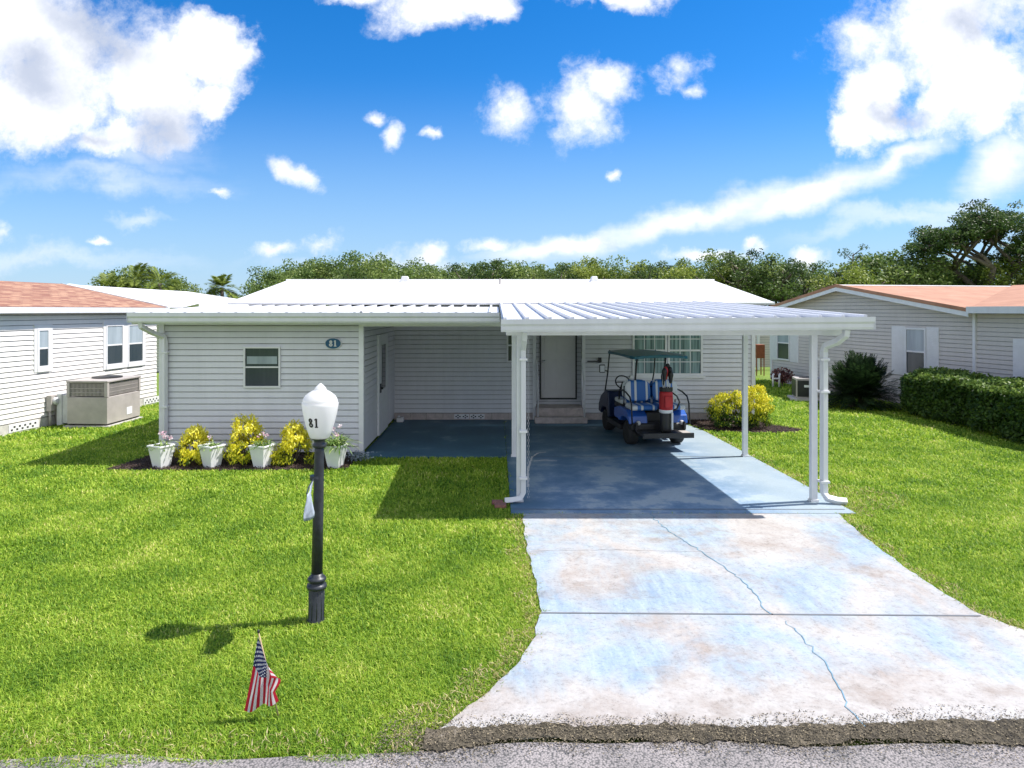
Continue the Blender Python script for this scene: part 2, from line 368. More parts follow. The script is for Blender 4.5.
M['mulch'] = leaf_mat('mulch', [(0, (.02, .012, .01)), (.6, (.06, .038, .03)), (1, (.13, .09, .075))], trans=0, rough=.95)
M['mulch_soil'] = simple('mulch_soil', (.035, .024, .02), .95, var=.4, scale=20, bump=.8)
M['grass'] = leaf_mat('grass_blades', [(0, (.10, .22, .02)), (.3, (.22, .38, .03)), (.6, (.38, .53, .05)), (.85, (.58, .67, .11)), (1, (.80, .72, .30))], trans=.45, rough=.55, pscale=1.1)
M['dry'] = leaf_mat('dry_blades', [(0, (.28, .27, .07)), (.5, (.56, .46, .22)), (1, (.80, .66, .42))], trans=.4, rough=.8)
M['leaf_dark'] = leaf_mat('leaf_dark', [(0, (.025, .05, .015)), (.5, (.065, .115, .03)), (1, (.15, .20, .06))])
M['leaf_mid'] = leaf_mat('leaf_mid', [(0, (.04, .08, .02)), (.5, (.13, .20, .045)), (1, (.30, .36, .11))])
M['leaf_lime'] = leaf_mat('leaf_lime', [(0, (.09, .14, .02)), (.5, (.20, .26, .04)), (1, (.34, .38, .09))])
M['leaf_hedge'] = leaf_mat('leaf_hedge', [(0, (.01, .03, .008)), (.5, (.04, .09, .015)), (.75, (.12, .20, .03)), (1, (.28, .38, .08))])
M['leaf_sago'] = leaf_mat('leaf_sago', [(0, (.008, .02, .008)), (.6, (.02, .045, .015)), (1, (.05, .09, .03))], trans=.15)
M['leaf_yellow'] = leaf_mat('leaf_yellow', [(0, (.03, .07, .01)), (.2, (.10, .17, .02)), (.36, (.50, .52, .03)), (.6, (.80, .72, .03)), (1, (.88, .82, .16))], trans=.3)
M['leaf_pot'] = leaf_mat('leaf_pot', [(0, (.07, .15, .03)), (.6, (.20, .32, .07)), (1, (.42, .50, .22))], trans=.3)
M['leaf_red'] = leaf_mat('leaf_red', [(0, (.08, .03, .03)), (.6, (.20, .07, .07)), (1, (.3, .16, .12))], trans=.2)
M['petal'] = leaf_mat('petal', [(0, (.60, .30, .42)), (.5, (.80, .62, .70)), (1, (.82, .80, .80))], trans=.3)
M['petal_blue'] = leaf_mat('petal_blue', [(0, (.12, .16, .12)), (.5, (.30, .36, .48)), (1, (.6, .65, .75))], trans=.2)

def flag_mat():
    m, nt, b = new_mat('flag_cloth'); L = nt.links
    uv = nd(nt, 'ShaderNodeUVMap'); uv.uv_map = 'UVMap'; s = nd(nt, 'ShaderNodeSeparateXYZ'); L.new(uv.outputs[0], s.inputs[0])
    S, T = s.outputs['X'], s.outputs['Y']
    def mt(op, a, bb=None, c=None, clamp=False):
        n = nd(nt, 'ShaderNodeMath', operation=op, use_clamp=clamp)
        for i, x in enumerate((a, bb, c)):
            if x is None: continue
            if isinstance(x, (int, float)): n.inputs[i].default_value = x
            else: L.new(x, n.inputs[i])
        return n.outputs[0]
    stripe = mt('LESS_THAN', mt('FRACT', mt('MULTIPLY', T, 6.5)), .5)      # 1 = red
    mx = nd(nt, 'ShaderNodeMix', data_type='RGBA'); L.new(stripe, mx.inputs['Factor']); mx.inputs[6].default_value = (.72, .68, .70, 1); mx.inputs[7].default_value = (.50, .012, .035, 1)
    canton = mt('MULTIPLY', mt('LESS_THAN', S, .4), mt('LESS_THAN', T, 7/13))
    a = mt('MULTIPLY', S, 12/.4); c = mt('MULTIPLY', T, 10/(7/13))
    def lattice(off):
        fa = mt('SUBTRACT', mt('FRACT', mt('DIVIDE', mt('ADD', a, off), 2)), .5); fc = mt('SUBTRACT', mt('FRACT', mt('DIVIDE', mt('ADD', c, off), 2)), .5)
        return mt('LESS_THAN', mt('SQRT', mt('ADD', mt('POWER', mt('ABSOLUTE', fa), 2), mt('POWER', mt('ABSOLUTE', fc), 2))), .19)
    star = mt('MAXIMUM', lattice(0), lattice(1))
    mc = nd(nt, 'ShaderNodeMix', data_type='RGBA'); L.new(star, mc.inputs['Factor']); mc.inputs[6].default_value = (.012, .018, .09, 1); mc.inputs[7].default_value = (.75, .75, .78, 1)
    mf = nd(nt, 'ShaderNodeMix', data_type='RGBA'); L.new(canton, mf.inputs['Factor']); L.new(mx.outputs[2], mf.inputs[6]); L.new(mc.outputs[2], mf.inputs[7])
    L.new(mf.outputs[2], b.inputs['Base Color']); b.inputs['Roughness'].default_value = .7
    t = nd(nt, 'ShaderNodeBsdfTranslucent'); sh = nd(nt, 'ShaderNodeMixShader', i_0=.4); L.new(mf.outputs[2], t.inputs['Color']); L.new(b.outputs[0], sh.inputs[1]); L.new(t.outputs[0], sh.inputs[2])
    L.new(sh.outputs[0], nt.nodes['Material Output'].inputs['Surface'])
    return m
M['flag'] = flag_mat()
def stripe_mat():
    m, nt, b = new_mat('striped_vinyl'); L = nt.links
    tc = nd(nt, 'ShaderNodeTexCoord'); s = nd(nt, 'ShaderNodeSeparateXYZ'); L.new(tc.outputs['Object'], s.inputs[0])
    ab = nd(nt, 'ShaderNodeMath', operation='ABSOLUTE'); L.new(s.outputs['X'], ab.inputs[0])
    mr = nd(nt, 'ShaderNodeMapRange', i_1=0., i_2=.6); L.new(ab.outputs[0], mr.inputs['Value'])
    W, B = (.62, .64, .66), (.02, .13, .42)
    r = ramp(nt, [(0, B), (.14, W), (.21, B), (.52, W), (.60, B), (.72, W)], 'CONSTANT'); L.new(mr.outputs[0], r.inputs['Fac'])
    L.new(r.outputs['Color'], b.inputs['Base Color']); b.inputs['Roughness'].default_value = .4
    return m
M['stripe'] = stripe_mat()

# ------------------------------------------------------------------ leaf meshes
def leaf_mesh(name, C, D, N, ln, wd, lc, mat):
    """one diamond leaf per row: centre C, long axis D, normal N"""
    C = np.asarray(C, float); n = len(C)
    D = D/np.linalg.norm(D, axis=1, keepdims=True)
    S = np.cross(D, N); S /= (np.linalg.norm(S, axis=1, keepdims=True)+1e-9)
    ln = np.broadcast_to(np.asarray(ln, float).reshape(-1, 1), (n, 1)); wd = np.broadcast_to(np.asarray(wd, float).reshape(-1, 1), (n, 1))
    V = np.empty((n, 4, 3)); V[:, 0] = C-D*ln/2; V[:, 1] = C+S*wd/2; V[:, 2] = C+D*ln/2; V[:, 3] = C-S*wd/2
    me = bpy.data.meshes.new(name)
    me.vertices.add(4*n); me.vertices.foreach_set('co', V.reshape(-1).astype(np.float32))
    me.loops.add(4*n); me.loops.foreach_set('vertex_index', np.arange(4*n, dtype=np.int32))
    me.polygons.add(n); me.polygons.foreach_set('loop_start', (np.arange(n)*4).astype(np.int32)); me.polygons.foreach_set('loop_total', np.full(n, 4, np.int32))
    me.update()
    a = me.attributes.new('lc', 'FLOAT', 'FACE'); a.data.foreach_set('value', np.clip(lc, 0, 1).astype(np.float32))
    me.materials.append(mat)
    return me
def rdir(n): 
    v = rng.normal(size=(n, 3)); return v/np.linalg.norm(v, axis=1, keepdims=True)
def clump_cloud(centres, rad, per, squash=.75):
    C = []; K = []
    for c, r in zip(centres, rad):
        m = int(per*(r**2)) + 4
        d = rdir(m)*(rng.random((m, 1))**.45)*r; d[:, 2] *= squash
        C.append(np.asarray(c)+d); K.append(np.full(m, rng.random()))
    return np.concatenate(C), np.concatenate(K)

def crown_dense(rx, rz, zc, nclump, per, leaf, cr=(.5, 1.0)):
    cs = []; rs = []
    for i in range(nclump):
        d = rdir(1)[0]; k = rng.random()**.33
        if d[2] < -.4: d[2] *= .5
        wob = .8+.4*rng.random()
        cs.append((d[0]*rx*k*wob, d[1]*rx*k*wob, zc+d[2]*rz*k*wob)); rs.append(cr[0]+(cr[1]-cr[0])*rng.random())
    return clump_cloud(cs, rs, per)

def tree_mesh(kind, seed):
    global rng
    rng = np.random.default_rng(seed); random.seed(seed)
    tb = MB()
    if kind == 'dense':
        H = 6.6; tb.tube([(0,0,0),(.1,.05,1.4),(0,.1,2.6),(.1,0,4.2)], [.24,.19,.15,.07], 8)
        for k in range(6):
            a = k*1.05+random.random(); tb.tube([(.05,.05,1.7+.25*k),(1.0*math.cos(a),1.0*math.sin(a),2.8+.3*k),(1.8*math.cos(a),1.8*math.sin(a),3.6+.3*k)], [.10,.06,.03], 6)
        C, K = crown_dense(2.3, 2.2, 4.1, 46, 260, .2, (.45, .95))
        ls = .19
    elif kind == 'loose':
        H = 7; tb.tube([(0,0,0),(.1,.05,1.8),(-.1,.1,3.6),(.1,0,6.0)], [.2,.15,.11,.04], 8)
        cs, rs = [], []
        for k in range(17):
            a = k*2.4; z0 = 2+.24*k; L = (1.2+1.2*random.random())*(1-.03*k)
            e = (L*math.cos(a), L*math.sin(a), z0+.7+.7*random.random())
            tb.tube([(0,.05,z0), (e[0]*.5, e[1]*.5, z0+.35), e], [.07,.05,.02], 5)
            cs += [e, (e[0]*.7, e[1]*.7, e[2]+.15)]; rs += [.5+.2*random.random(), .4]
        C, K = clump_cloud(cs, rs, 330); ls = .17
    elif kind == 'oak':
        cs, rs = [], []
        def branch(p, d, L, r, depth):
            q = p + d*L; mid = p+d*L*.5+Vector((random.uniform(-.1,.1), random.uniform(-.1,.1), .12*L*.5))
            tb.tube([p, mid, q], [r, r*.8, r*.6], 6)
            if depth == 0:
                for _ in range(5):
                    cs.append((q.x+random.uniform(-.8,.8), q.y+random.uniform(-.8,.8), q.z+random.uniform(-.35,.3))); rs.append(random.uniform(.3,.62))
                return
            for k in range(3 if depth > 1 else 2+random.randint(0, 1)):
                a = random.uniform(0, 2*PI); side = Vector((math.cos(a), math.sin(a), random.uniform(-.05,.35)))
                nd_ = (d*.55+side*.75); nd_.normalize()
                branch(q, nd_, L*random.uniform(.62,.85), r*.58, depth-1)
        for k in range(4):
            a = k*PI/2+.6; d = Vector((math.cos(a)*.62, math.sin(a)*.62, .72)).normalized()
            branch(Vector((0,0,3.0)), d, 2.5, .24, 3)
        tb.tube([(0,0,0),(.1,0,1.5),(0,0,3.1)], [.42,.34,.3], 9)
        C, K = clump_cloud(cs, rs, 190, .5); ls = .17
    elif kind == 'sparse':
        cs, rs = [], []
        tb.tube([(0,0,0),(.1,.05,2.5),(-.1,.1,5.5),(.15,0,8.2)], [.17,.13,.09,.03], 7)
        for k in range(13):
            a = k*2.4+.4; z0 = 3.6+.38*k; L = 1.1*random.uniform(.3, 1.1); e = (L*math.cos(a), L*math.sin(a), z0+.45)
            tb.tube([(0,.05,z0-.2), e], [.05,.02], 5); cs.append(e); rs.append(random.uniform(.4,.72))
        C, K = clump_cloud(cs, rs, 300, .7); ls = .17
    n = len(C)
    D = rdir(n); N = rdir(n); N[:, 2] = np.abs(N[:, 2])+.4
    lc = .6*K+.4*rng.random(n)
    return tb, C, D, N, ls, lc
TREES = {}; TH = {}
def make_tree(kind, seed, mat, matk):
    tb, C, D, N, ls, lc = tree_mesh(kind, seed)
    return tb, leaf_mesh('crown', C, D, N, ls*rng.uniform(.7, 1.3, len(C)), ls*.55, lc, mat)
def tree_thing(key, name, kind, seed, mat, loc, rz, sc, label, cat, group, hgt=None):
    root = thing(name, label, cat, loc, rz, group); root.scale = sc
    if key not in TREES:
        tb, cm = make_tree(kind, seed, mat, key)
        co_ = np.empty(len(cm.vertices)*3); cm.vertices.foreach_get('co', co_); TH[key] = float(np.percentile(co_[2::3], 99.6))
        t = tb.build('trunk', M['bark'], root, world=False, smooth=True); TREES[key] = (t.data, cm)
        link(bpy.data.objects.new('crown', cm), root)
    else:
        td, cm = TREES[key]
        link(bpy.data.objects.new('trunk', td), root); link(bpy.data.objects.new('crown', cm), root)
    k = hgt/TH[key] if hgt else 1; root.scale = (sc[0]*k, sc[1]*k, sc[2]*k)
    return root

def frond_leaves(n_fr, L, up0, up1, droop, nl, leaf, wid, base=(0,0,0), amin=0, amax=2*PI):
    C, D, N, ln = [], [], [], []; stems = []
    for i in range(n_fr):
        a = rng.uniform(amin, amax); el = up0+(up1-up0)*((i+.5)/n_fr); l = L*rng.uniform(.85, 1.1)
        pts = []
        for k in range(9):
            t = k/8; r = l*t*math.cos(el)*(1-.12*t*t); z = l*t*math.sin(el)-droop*l*t*t
            pts.append(Vector((base[0]+r*math.cos(a), base[1]+r*math.sin(a), base[2]+z)))
        stems.append(pts)
        side = Vector((-math.sin(a), math.cos(a), 0))
        for k in range(nl):
            t = .12+.88*(k+.5)/nl; j = min(int(t*8), 7); f = t*8-j
            p = pts[j].lerp(pts[j+1], f); tan = (pts[j+1]-pts[j]).normalized()
            ll = leaf*(.45+.9*math.sin(PI*min(1, .15+t*.85)))
            for sg in (-1, 1):
                d = (tan*.55+side*sg*.8+Vector((0,0,-.12+.25*rng.random()))).normalized()
                C.append(p+d*ll/2); D.append(d); nn = tan.cross(d); N.append(nn if nn.z > 0 else -nn); ln.append(ll)
    return np.array([tuple(c) for c in C]), np.array([tuple(c) for c in D]), np.array([tuple(c) for c in N]), np.array(ln), stems

# ------------------------------------------------------------------ walls
def siding(mb, A, B, n, z0, z1, rngf=None, course=.112, proud=.02):
    L = math.hypot(B[0]-A[0], B[1]-A[1]); d = ((B[0]-A[0])/L, (B[1]-A[1])/L)
    if rngf is None: rngf = lambda z: (0, L)
    z = z0
    def P(s, t, zz): return (A[0]+d[0]*s+n[0]*t, A[1]+d[1]*s+n[1]*t, zz)
    while z < z1-1e-4:
        zb = min(z+course, z1); a = rngf(z); b = rngf(zb)
        if a[1]-a[0] < .02: break
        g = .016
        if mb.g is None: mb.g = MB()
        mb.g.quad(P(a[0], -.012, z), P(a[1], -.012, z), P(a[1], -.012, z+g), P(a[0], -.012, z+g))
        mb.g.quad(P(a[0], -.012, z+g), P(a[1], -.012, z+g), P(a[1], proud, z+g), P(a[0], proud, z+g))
        mb.quad(P(a[0], proud, z+g), P(a[1], proud, z+g), P(b[1], .004, zb), P(b[0], .004, zb))
        mb.quad(P(b[0], .004, zb), P(b[1], .004, zb), P(b[1], -.012, zb), P(b[0], -.012, zb))
        z = zb
def window(parent, A, B, n, s0, s1, z0, z1, cols=1, rows=2, frame=.05, name='window', panes=('glass',), meeting=True, mullion=0, surround=0, label=None, fmat='trim_white', depth=.05):
    """frame mesh (part) with one pane child per sash"""
    m = MB(); fr = frame
    if surround:
        m.wbox(A, B, n, 0, .03, s0-surround, s0, z0-surround, z1+surround); m.wbox(A, B, n, 0, .03, s1, s1+surround, z0-surround, z1+surround)
        m.wbox(A, B, n, 0, .03, s0, s1, z1, z1+surround); m.wbox(A, B, n, 0, .045, s0, s1, z0-surround, z0)
    m.wbox(A, B, n, 0, depth, s0, s0+fr, z0, z1); m.wbox(A, B, n, 0, depth, s1-fr, s1, z0, z1)
    m.wbox(A, B, n, 0, depth, s0+fr, s1-fr, z0, z0+fr); m.wbox(A, B, n, 0, depth, s0+fr, s1-fr, z1-fr, z1)
    zm = (z0+z1)/2
    if meeting: m.wbox(A, B, n, 0, depth-.012, s0+fr, s1-fr, zm-fr*.45, zm+fr*.45)
    if cols > 1 or rows > 2:
        for i in range(1, cols):
            s = s0+fr+(s1-s0-2*fr)*i/cols
            m.wbox(A, B, n, .02, depth-.02, s-.009, s+.009, z0+fr, z1-fr)
        for j in range(1, rows):
            z = z0+fr+(z1-z0-2*fr)*j/rows
            if abs(z-zm) > .05: m.wbox(A, B, n, .02, depth-.022, s0+fr, s1-fr, z-.009, z+.009)
    w = m.build(name, M[fmat], parent)
    if label: w['label'] = label
    for k, (za, zb) in enumerate([(zm, z1-fr), (z0+fr, zm)] if meeting else [(z0+fr, z1-fr)]):
        p = MB(); p.wbox(A, B, n, .016, .026-.006*k, s0+fr*.9, s1-fr*.9, za, zb)
        p.build('pane', M[panes[min(k, len(panes)-1)]], w)
    return w

def pan_roof(mb, x0, x1, y0, y1, z0, z1, zx=0., pitch=.305, t=.012):
    """aluminium pan roof: sheet with standing ribs running front to back, zx = rise across x"""
    def Z(x, y): return z0+(z1-z0)*(y-y0)/(y1-y0)+zx*(x-x0)/(x1-x0)
    def pr(a, b, h0, h1):
        mb.hexa([(a,y0,Z(a,y0)+h0),(b,y0,Z(b,y0)+h0),(b,y1,Z(b,y1)+h0),(a,y1,Z(a,y1)+h0),(a,y0,Z(a,y0)+h1),(b,y0,Z(b,y0)+h1),(b,y1,Z(b,y1)+h1),(a,y1,Z(a,y1)+h1)])
    pr(x0, x1, -t, 0)
    k = x0+.02
    while k < x1-.05:
        pr(k, k+.045, 0.002, .05); k += pitch

# ================================================================== GROUND
def sheet(name, poly, z, mat, kind='structure', th=None, parent=None):
    m = MB()
    if th: m.prism(poly, z-th, z, 'z')
    else: m.add([(x, y, z) for x, y in poly], [tuple(range(len(poly)))])
    o = m.build(name, mat, parent)
    if parent is None: o['kind'] = kind
    return o
sheet('ground', [(-500,-500),(500,-500),(500,700),(-500,700)], -.03, M['ground'])
def road_edge(x): return 4.13+.10/(1+math.exp(-(x+.9)*5))+.012*x+.03*math.sin(x*1.9)+.02*math.sin(x*5.1+1)
xs = [-40]+[i*.2 for i in range(-60, 61)]+[40]
sheet('road', [(-40,-3.2),(40,-3.2)]+[(x, road_edge(x)) for x in xs[::-1]], .004, M['asphalt'])
DRIVE = [(.36,9.02),(.34,8.2),(.37,7.3),(.40,6.6),(.40,6.1),(.30,5.55),(.12,5.1),(-.10,4.75),(-.30,4.45),(-.40,4.33),
         (2.0,4.33),(7.6,4.46),(6.6,4.62),(5.6,5.0),(4.9,5.35),(4.45,5.72),(4.26,6.1),(4.27,7.1),(4.38,8.2),(4.52,9.02)]
def rough(poly, amp):
    out = []
    for i in range(len(poly)):
        a, b = poly[i], poly[(i+1) % len(poly)]; L_ = math.hypot(b[0]-a[0], b[1]-a[1]); k = max(1, int(L_/.07)); nx, ny = -(b[1]-a[1])/L_, (b[0]-a[0])/L_
        for j in range(k):
            t = j/k; x, y = a[0]+(b[0]-a[0])*t, a[1]+(b[1]-a[1])*t; d = (amp*(math.sin(x*7+y*11)+.6*math.sin(x*23-y*17))*.5+random.gauss(0, amp*.35)) if y < 8.95 else 0
            out.append((x+nx*d, y+ny*d))
    return out
DRIVE = rough(DRIVE, .016)
CAR = [(.2,9.03),(4.76,9.03),(4.76,9.6),(4.68,13.4),(4.62,15.2),(4.45,16.2),(4.1,16.74),(.2,16.74)]
PATIO = [(-2.48,12.52),(.192,12.52),(.192,16.74),(-2.48,16.74)]
drive = sheet('driveway', DRIVE, .012, M['drive'], th=.02)
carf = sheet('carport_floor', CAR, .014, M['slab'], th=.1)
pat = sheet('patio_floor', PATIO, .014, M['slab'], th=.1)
def ribbon(name, pts, w, z, mat, parent, jit=0):
    m = MB(); P = []
    for i in range(len(pts)-1):
        a, b = pts[i], pts[i+1]; k = max(1, int(math.hypot(b[0]-a[0], b[1]-a[1])/.06)) if jit else 1
        for j in range(k): P.append((a[0]+(b[0]-a[0])*j/k+random.gauss(0, jit), a[1]+(b[1]-a[1])*j/k+random.gauss(0, jit)))
    P.append(pts[-1])
    for i in range(len(P)-1):
        a, b = Vector(P[i]), Vector(P[i+1]); d = (b-a).normalized(); n = Vector((-d.y, d.x))*w*(1+(.6*random.random()-.3 if jit else 0))/2
        m.quad((a.x-n.x, a.y-n.y, z), (b.x-n.x, b.y-n.y, z), (b.x+n.x, b.y+n.y, z), (a.x+n.x, a.y+n.y, z))
    return m.build(name, mat, parent, world=False)
M['crack'] = simple('crack_dark', (.16, .17, .19), .95)
M['crack_blue'] = simple('crack_filler', (.15, .27, .36), .9, var=.3, scale=8)
M['crack_faint'] = simple('crack_faint', (.40, .38, .38), .9, var=.3, scale=6)
ribbon('joint', [(.40,6.06),(4.26,6.0)], .022, .0165, M['crack'], drive)
ribbon('joint', [(.37,7.62),(1.3,7.66),(2.4,7.58)], .008, .0165, M['crack_faint'], drive, .006)
ribbon('crack', [(2.02,9.0),(2.1,8.3),(2.28,7.6),(2.42,7.0),(2.46,6.5),(2.40,6.15),(2.44,6.02)], .010, .0165, M['crack_blue'], drive, .012)
ribbon('crack', [(2.50,5.9),(2.52,5.5),(2.50,5.1),(2.42,4.8),(2.38,4.4)], .0075, .0165, M['crack_blue'], drive, .012)
ribbon('joint', [(.25,9.2),(4.7,9.2)], .02, .0185, M['crack'], carf)
ribbon('joint', [(.25,12.5),(4.7,12.5)], .02, .0185, M['crack'], carf)
ribbon('stain', [gp(528,488),gp(528,470),gp(532,458),gp(538,454),gp(546,453)], .035, .0185, M['grey_pale'], carf, .006)
ribbon('stain', [gp(534,462),gp(545,461),gp(557,462)], .035, .0185, M['grey_pale'], carf, .006)
# dirt and leaf litter that collects in the gutter between drive and road
def ge0(x): return road_edge(x)+.005+.025*math.sin(3.3*x)+.015*math.sin(9*x)+.012*math.sin(23*x)
def ge1(x): return 4.395+.02*math.sin(2.1*x+1)+.012*math.sin(7*x)+.008*math.sin(19*x)+.018*(x+.4)
gx = [-.45+.03*i for i in range(316)]
db = sheet('gutter_dirt', [(x, ge0(x)+random.gauss(0, .008)) for x in gx]+[(x, ge1(x)+random.gauss(0, .012)) for x in gx[::-1]], .016, M['dirt'])
n = 30000; X = rng.uniform(-.75, 8.5, n); t = np.clip(rng.normal(.42, .55, n), -1.2, 1.6)
Y = np.array([ge0(a)+(ge1(a)-ge0(a))*b for a, b in zip(X, t)])
C = np.stack([X, Y, rng.uniform(.012, .026, n)], 1); D = rdir(n); D[:, 2] *= .25; Nn = rdir(n)*.5; Nn[:, 2] = 1
me = leaf_mesh('gutter_litter', C, D, Nn, rng.uniform(.006, .022, n), rng.uniform(.004, .010, n), rng.random(n), M['debris'])
lt = link(bpy.data.objects.new('leaf_litter', me)); tag(lt, 'brown leaf litter and grit along the foot of the driveway', 'leaf litter', kind='stuff')

# ------------------------------------------------------------------ polygons for grass rejection
def inpoly(X, Y, poly):
    r = np.zeros(len(X), bool); n = len(poly); j = n-1
    for i in range(n):
        xi, yi = poly[i]; xj, yj = poly[j]
        c = ((yi > Y) != (yj > Y)); 
        with np.errstate(divide='ignore', invalid='ignore'):
            r ^= c & (X < (xj-xi)*(Y-yi)/(yj-yi+1e-12)+xi)
        j = i
    return r
LA, LB = Vector((-10.6,14.7)), Vector((-9.85,19.8)); Ld = (LB-LA).normalized(); LA2 = LA-Ld*8.5; Ln = Vector((Ld.y, -Ld.x))
RA, RB = Vector((10.5,26.0)), Vector((12.1,17.25)); Rd = (RB-RA).normalized(); Rn = Vector((-Rd.y, Rd.x)); Rn = Rn if Rn.x < 0 else -Rn; RC = RB+Rd*7
BEDL = [(-6.6,11.55),(-5,11.5),(-3.6,11.52),(-2.55,11.65),(-2.5,12.72),(-6.4,12.72)]
BEDR = [(4.55,15.95),(4.75,15.3),(5.6,15.05),(6.6,15.05),(6.95,15.4),(6.5,16.0),(6.35,16.74),(4.3,16.74)]
def is_lawn(X, Y, grow=0):
    ok = np.ones(len(X), bool)
    # runners creep over the concrete edge by a few centimetres, unevenly
    jw = .028*np.sin(X*9+Y*13)+.022*np.sin(X*21-Y*31)+rng.normal(0, .018, len(X)); cxm = np.where(X < 2.4, 1., -1.)
    for p in (DRIVE, CAR, PATIO, BEDL, BEDR): ok &= ~inpoly(X-cxm*np.maximum(jw, -.01), Y, p)
    ok &= ~((X > -6.2) & (X < -2.5) & (Y > 12.7)) & ~((X > -6.2) & (X < 6.3) & (Y > 16.7) & (Y < 25.5))
    edge = 4.07+.12/(1+np.exp(-(X+.9)*5))+.012*X+.05*np.sin(X*3.1)+.03*np.sin(X*8.3)
    ok &= Y > edge
    ok &= ~((X > -.45) & (X < 9) & (Y < 4.42+.018*X) & (Y > 4.2)) & ~((X > -.5) & (X < 9) & (Y < 4.3))
    # left and right neighbours
    ok &= ((X-LA.x)*Ln.x+(Y-LA.y)*Ln.y) > .03
    ok &= ((X-RA.x)*Rn.x+(Y-RA.y)*Rn.y) > .03
    ok &= ~((X > -10.0) & (X < -9.05) & (Y > 15.8) & (Y < 17.2))
    return ok
def blades(name, bands, mat, filt, lcf, zbase=-.03):
    VV, LC = [], []
    for (y0, y1, dens, hh, ww, side) in bands:
        w = 1.05*y1
        area = (y1-y0)*2*w; n = int(area*dens)
        X = rng.uniform(-w, w, n); Y = rng.uniform(y0, y1, n)
        k = (np.abs(X+.1) < .80*Y+.6) & filt(X, Y); X, Y = X[k], Y[k]; n = len(X)
        a = rng.uniform(0, 2*PI, n); h = hh*rng.uniform(.55, 1.2, n); w2 = ww*rng.uniform(.7, 1.3, n)
        lean = rng.uniform(.25, 1.1, n)
        dx, dy = np.cos(a), np.sin(a); sx, sy = -dy, dx
        V = np.empty((n, 5, 3)); z0 = zbase
        V[:, 0] = np.stack([X-sx*w2/2, Y-sy*w2/2, np.full(n, z0)], 1); V[:, 1] = np.stack([X+sx*w2/2, Y+sy*w2/2, np.full(n, z0)], 1)
        mx, my, mz = X+dx*h*lean*.35, Y+dy*h*lean*.35, z0+h*.62
        V[:, 2] = np.stack([mx+sx*w2*.45, my+sy*w2*.45, mz], 1); V[:, 3] = np.stack([mx-sx*w2*.45, my-sy*w2*.45, mz], 1)
        V[:, 4] = np.stack([X+dx*h*lean, Y+dy*h*lean, z0+h*(1-.28*lean)], 1)
        VV.append(V); LC.append(lcf(X, Y, n))
    V = np.concatenate(VV); lc = np.concatenate(LC); n = len(V)
    me = bpy.data.meshes.new(name); me.vertices.add(5*n); me.vertices.foreach_set('co', V.reshape(-1).astype(np.float32))
    b = (np.arange(n)*5)[:, None]; li = np.concatenate([b+0, b+1, b+2, b+3, b+3, b+2, b+4], 1).reshape(-1)
    me.loops.add(7*n); me.loops.foreach_set('vertex_index', li.astype(np.int32))
    ls = np.stack([np.arange(n)*7, np.arange(n)*7+4], 1).reshape(-1); lt_ = np.tile([4, 3], n)
    me.polygons.add(2*n); me.polygons.foreach_set('loop_start', ls.astype(np.int32)); me.polygons.foreach_set('loop_total', lt_.astype(np.int32)); me.update()
    at = me.attributes.new('lc', 'FLOAT', 'FACE'); at.data.foreach_set('value', np.repeat(np.clip(lc, 0, 1), 2).astype(np.float32))
    me.materials.append(mat); o = link(bpy.data.objects.new(name, me)); return o, n
g, ng = blades('lawn_grass', [(4.0,5.6,16000,.056,.0058,0),(5.6,7.5,9500,.056,.0076,0),(7.5,10,5000,.060,.0105,0),(10,14,2300,.064,.015,0),(14,20,900,.075,.024,0),(20,29,320,.09,.04,0)],
               M['grass'], is_lawn, lambda X, Y, n: rng.beta(2, 2.6, n))
tag(g, 'bright green mown lawn grass on both sides of the drive', 'grass', kind='stuff')
print('blades', ng)
# dry, clipped runners along the concrete and road edge
def near_edge(X, Y):
    ok = is_lawn(X, Y)
    dist = np.full(len(X), 9.)
    for p in (DRIVE, [(4.76,9.03),(4.76,9.6),(4.68,13.4),(4.62,15.2),(4.6,15.3)]):
        for i in range(len(p)-1):
            a, b = p[i], p[i+1]; L2 = (b[0]-a[0])**2+(b[1]-a[1])**2
            t = np.clip(((X-a[0])*(b[0]-a[0])+(Y-a[1])*(b[1]-a[1]))/L2, 0, 1)
            dist = np.minimum(dist, np.hypot(X-a[0]-t*(b[0]-a[0]), Y-a[1]-t*(b[1]-a[1])))
    wd = .10+.14*np.sin(X*5+Y*3)**2+np.clip(5.8-Y, 0, 2)*.09
    re = np.abs(Y-4.2) < .16
    bare = (np.hypot((X-5.0)/.9, (Y-9.9)/.7) < 1) & (rng.random(len(X)) < .35)
    return ok & (((dist < wd) & (rng.random(len(X)) < .6)) | (re & (rng.random(len(X)) < .2)) | bare)
g2, n2 = blades('dry_grass', [(4.0,6.2,5200,.062,.008,0),(6.2,9,3000,.06,.010,0),(9,12,2200,.06,.014,0),(12,16,900,.06,.02,0)], M['dry'], near_edge, lambda X, Y, n: rng.random(n))
tag(g2, 'dry straw coloured grass runners along the driveway and road edge', 'dry grass', kind='stuff')
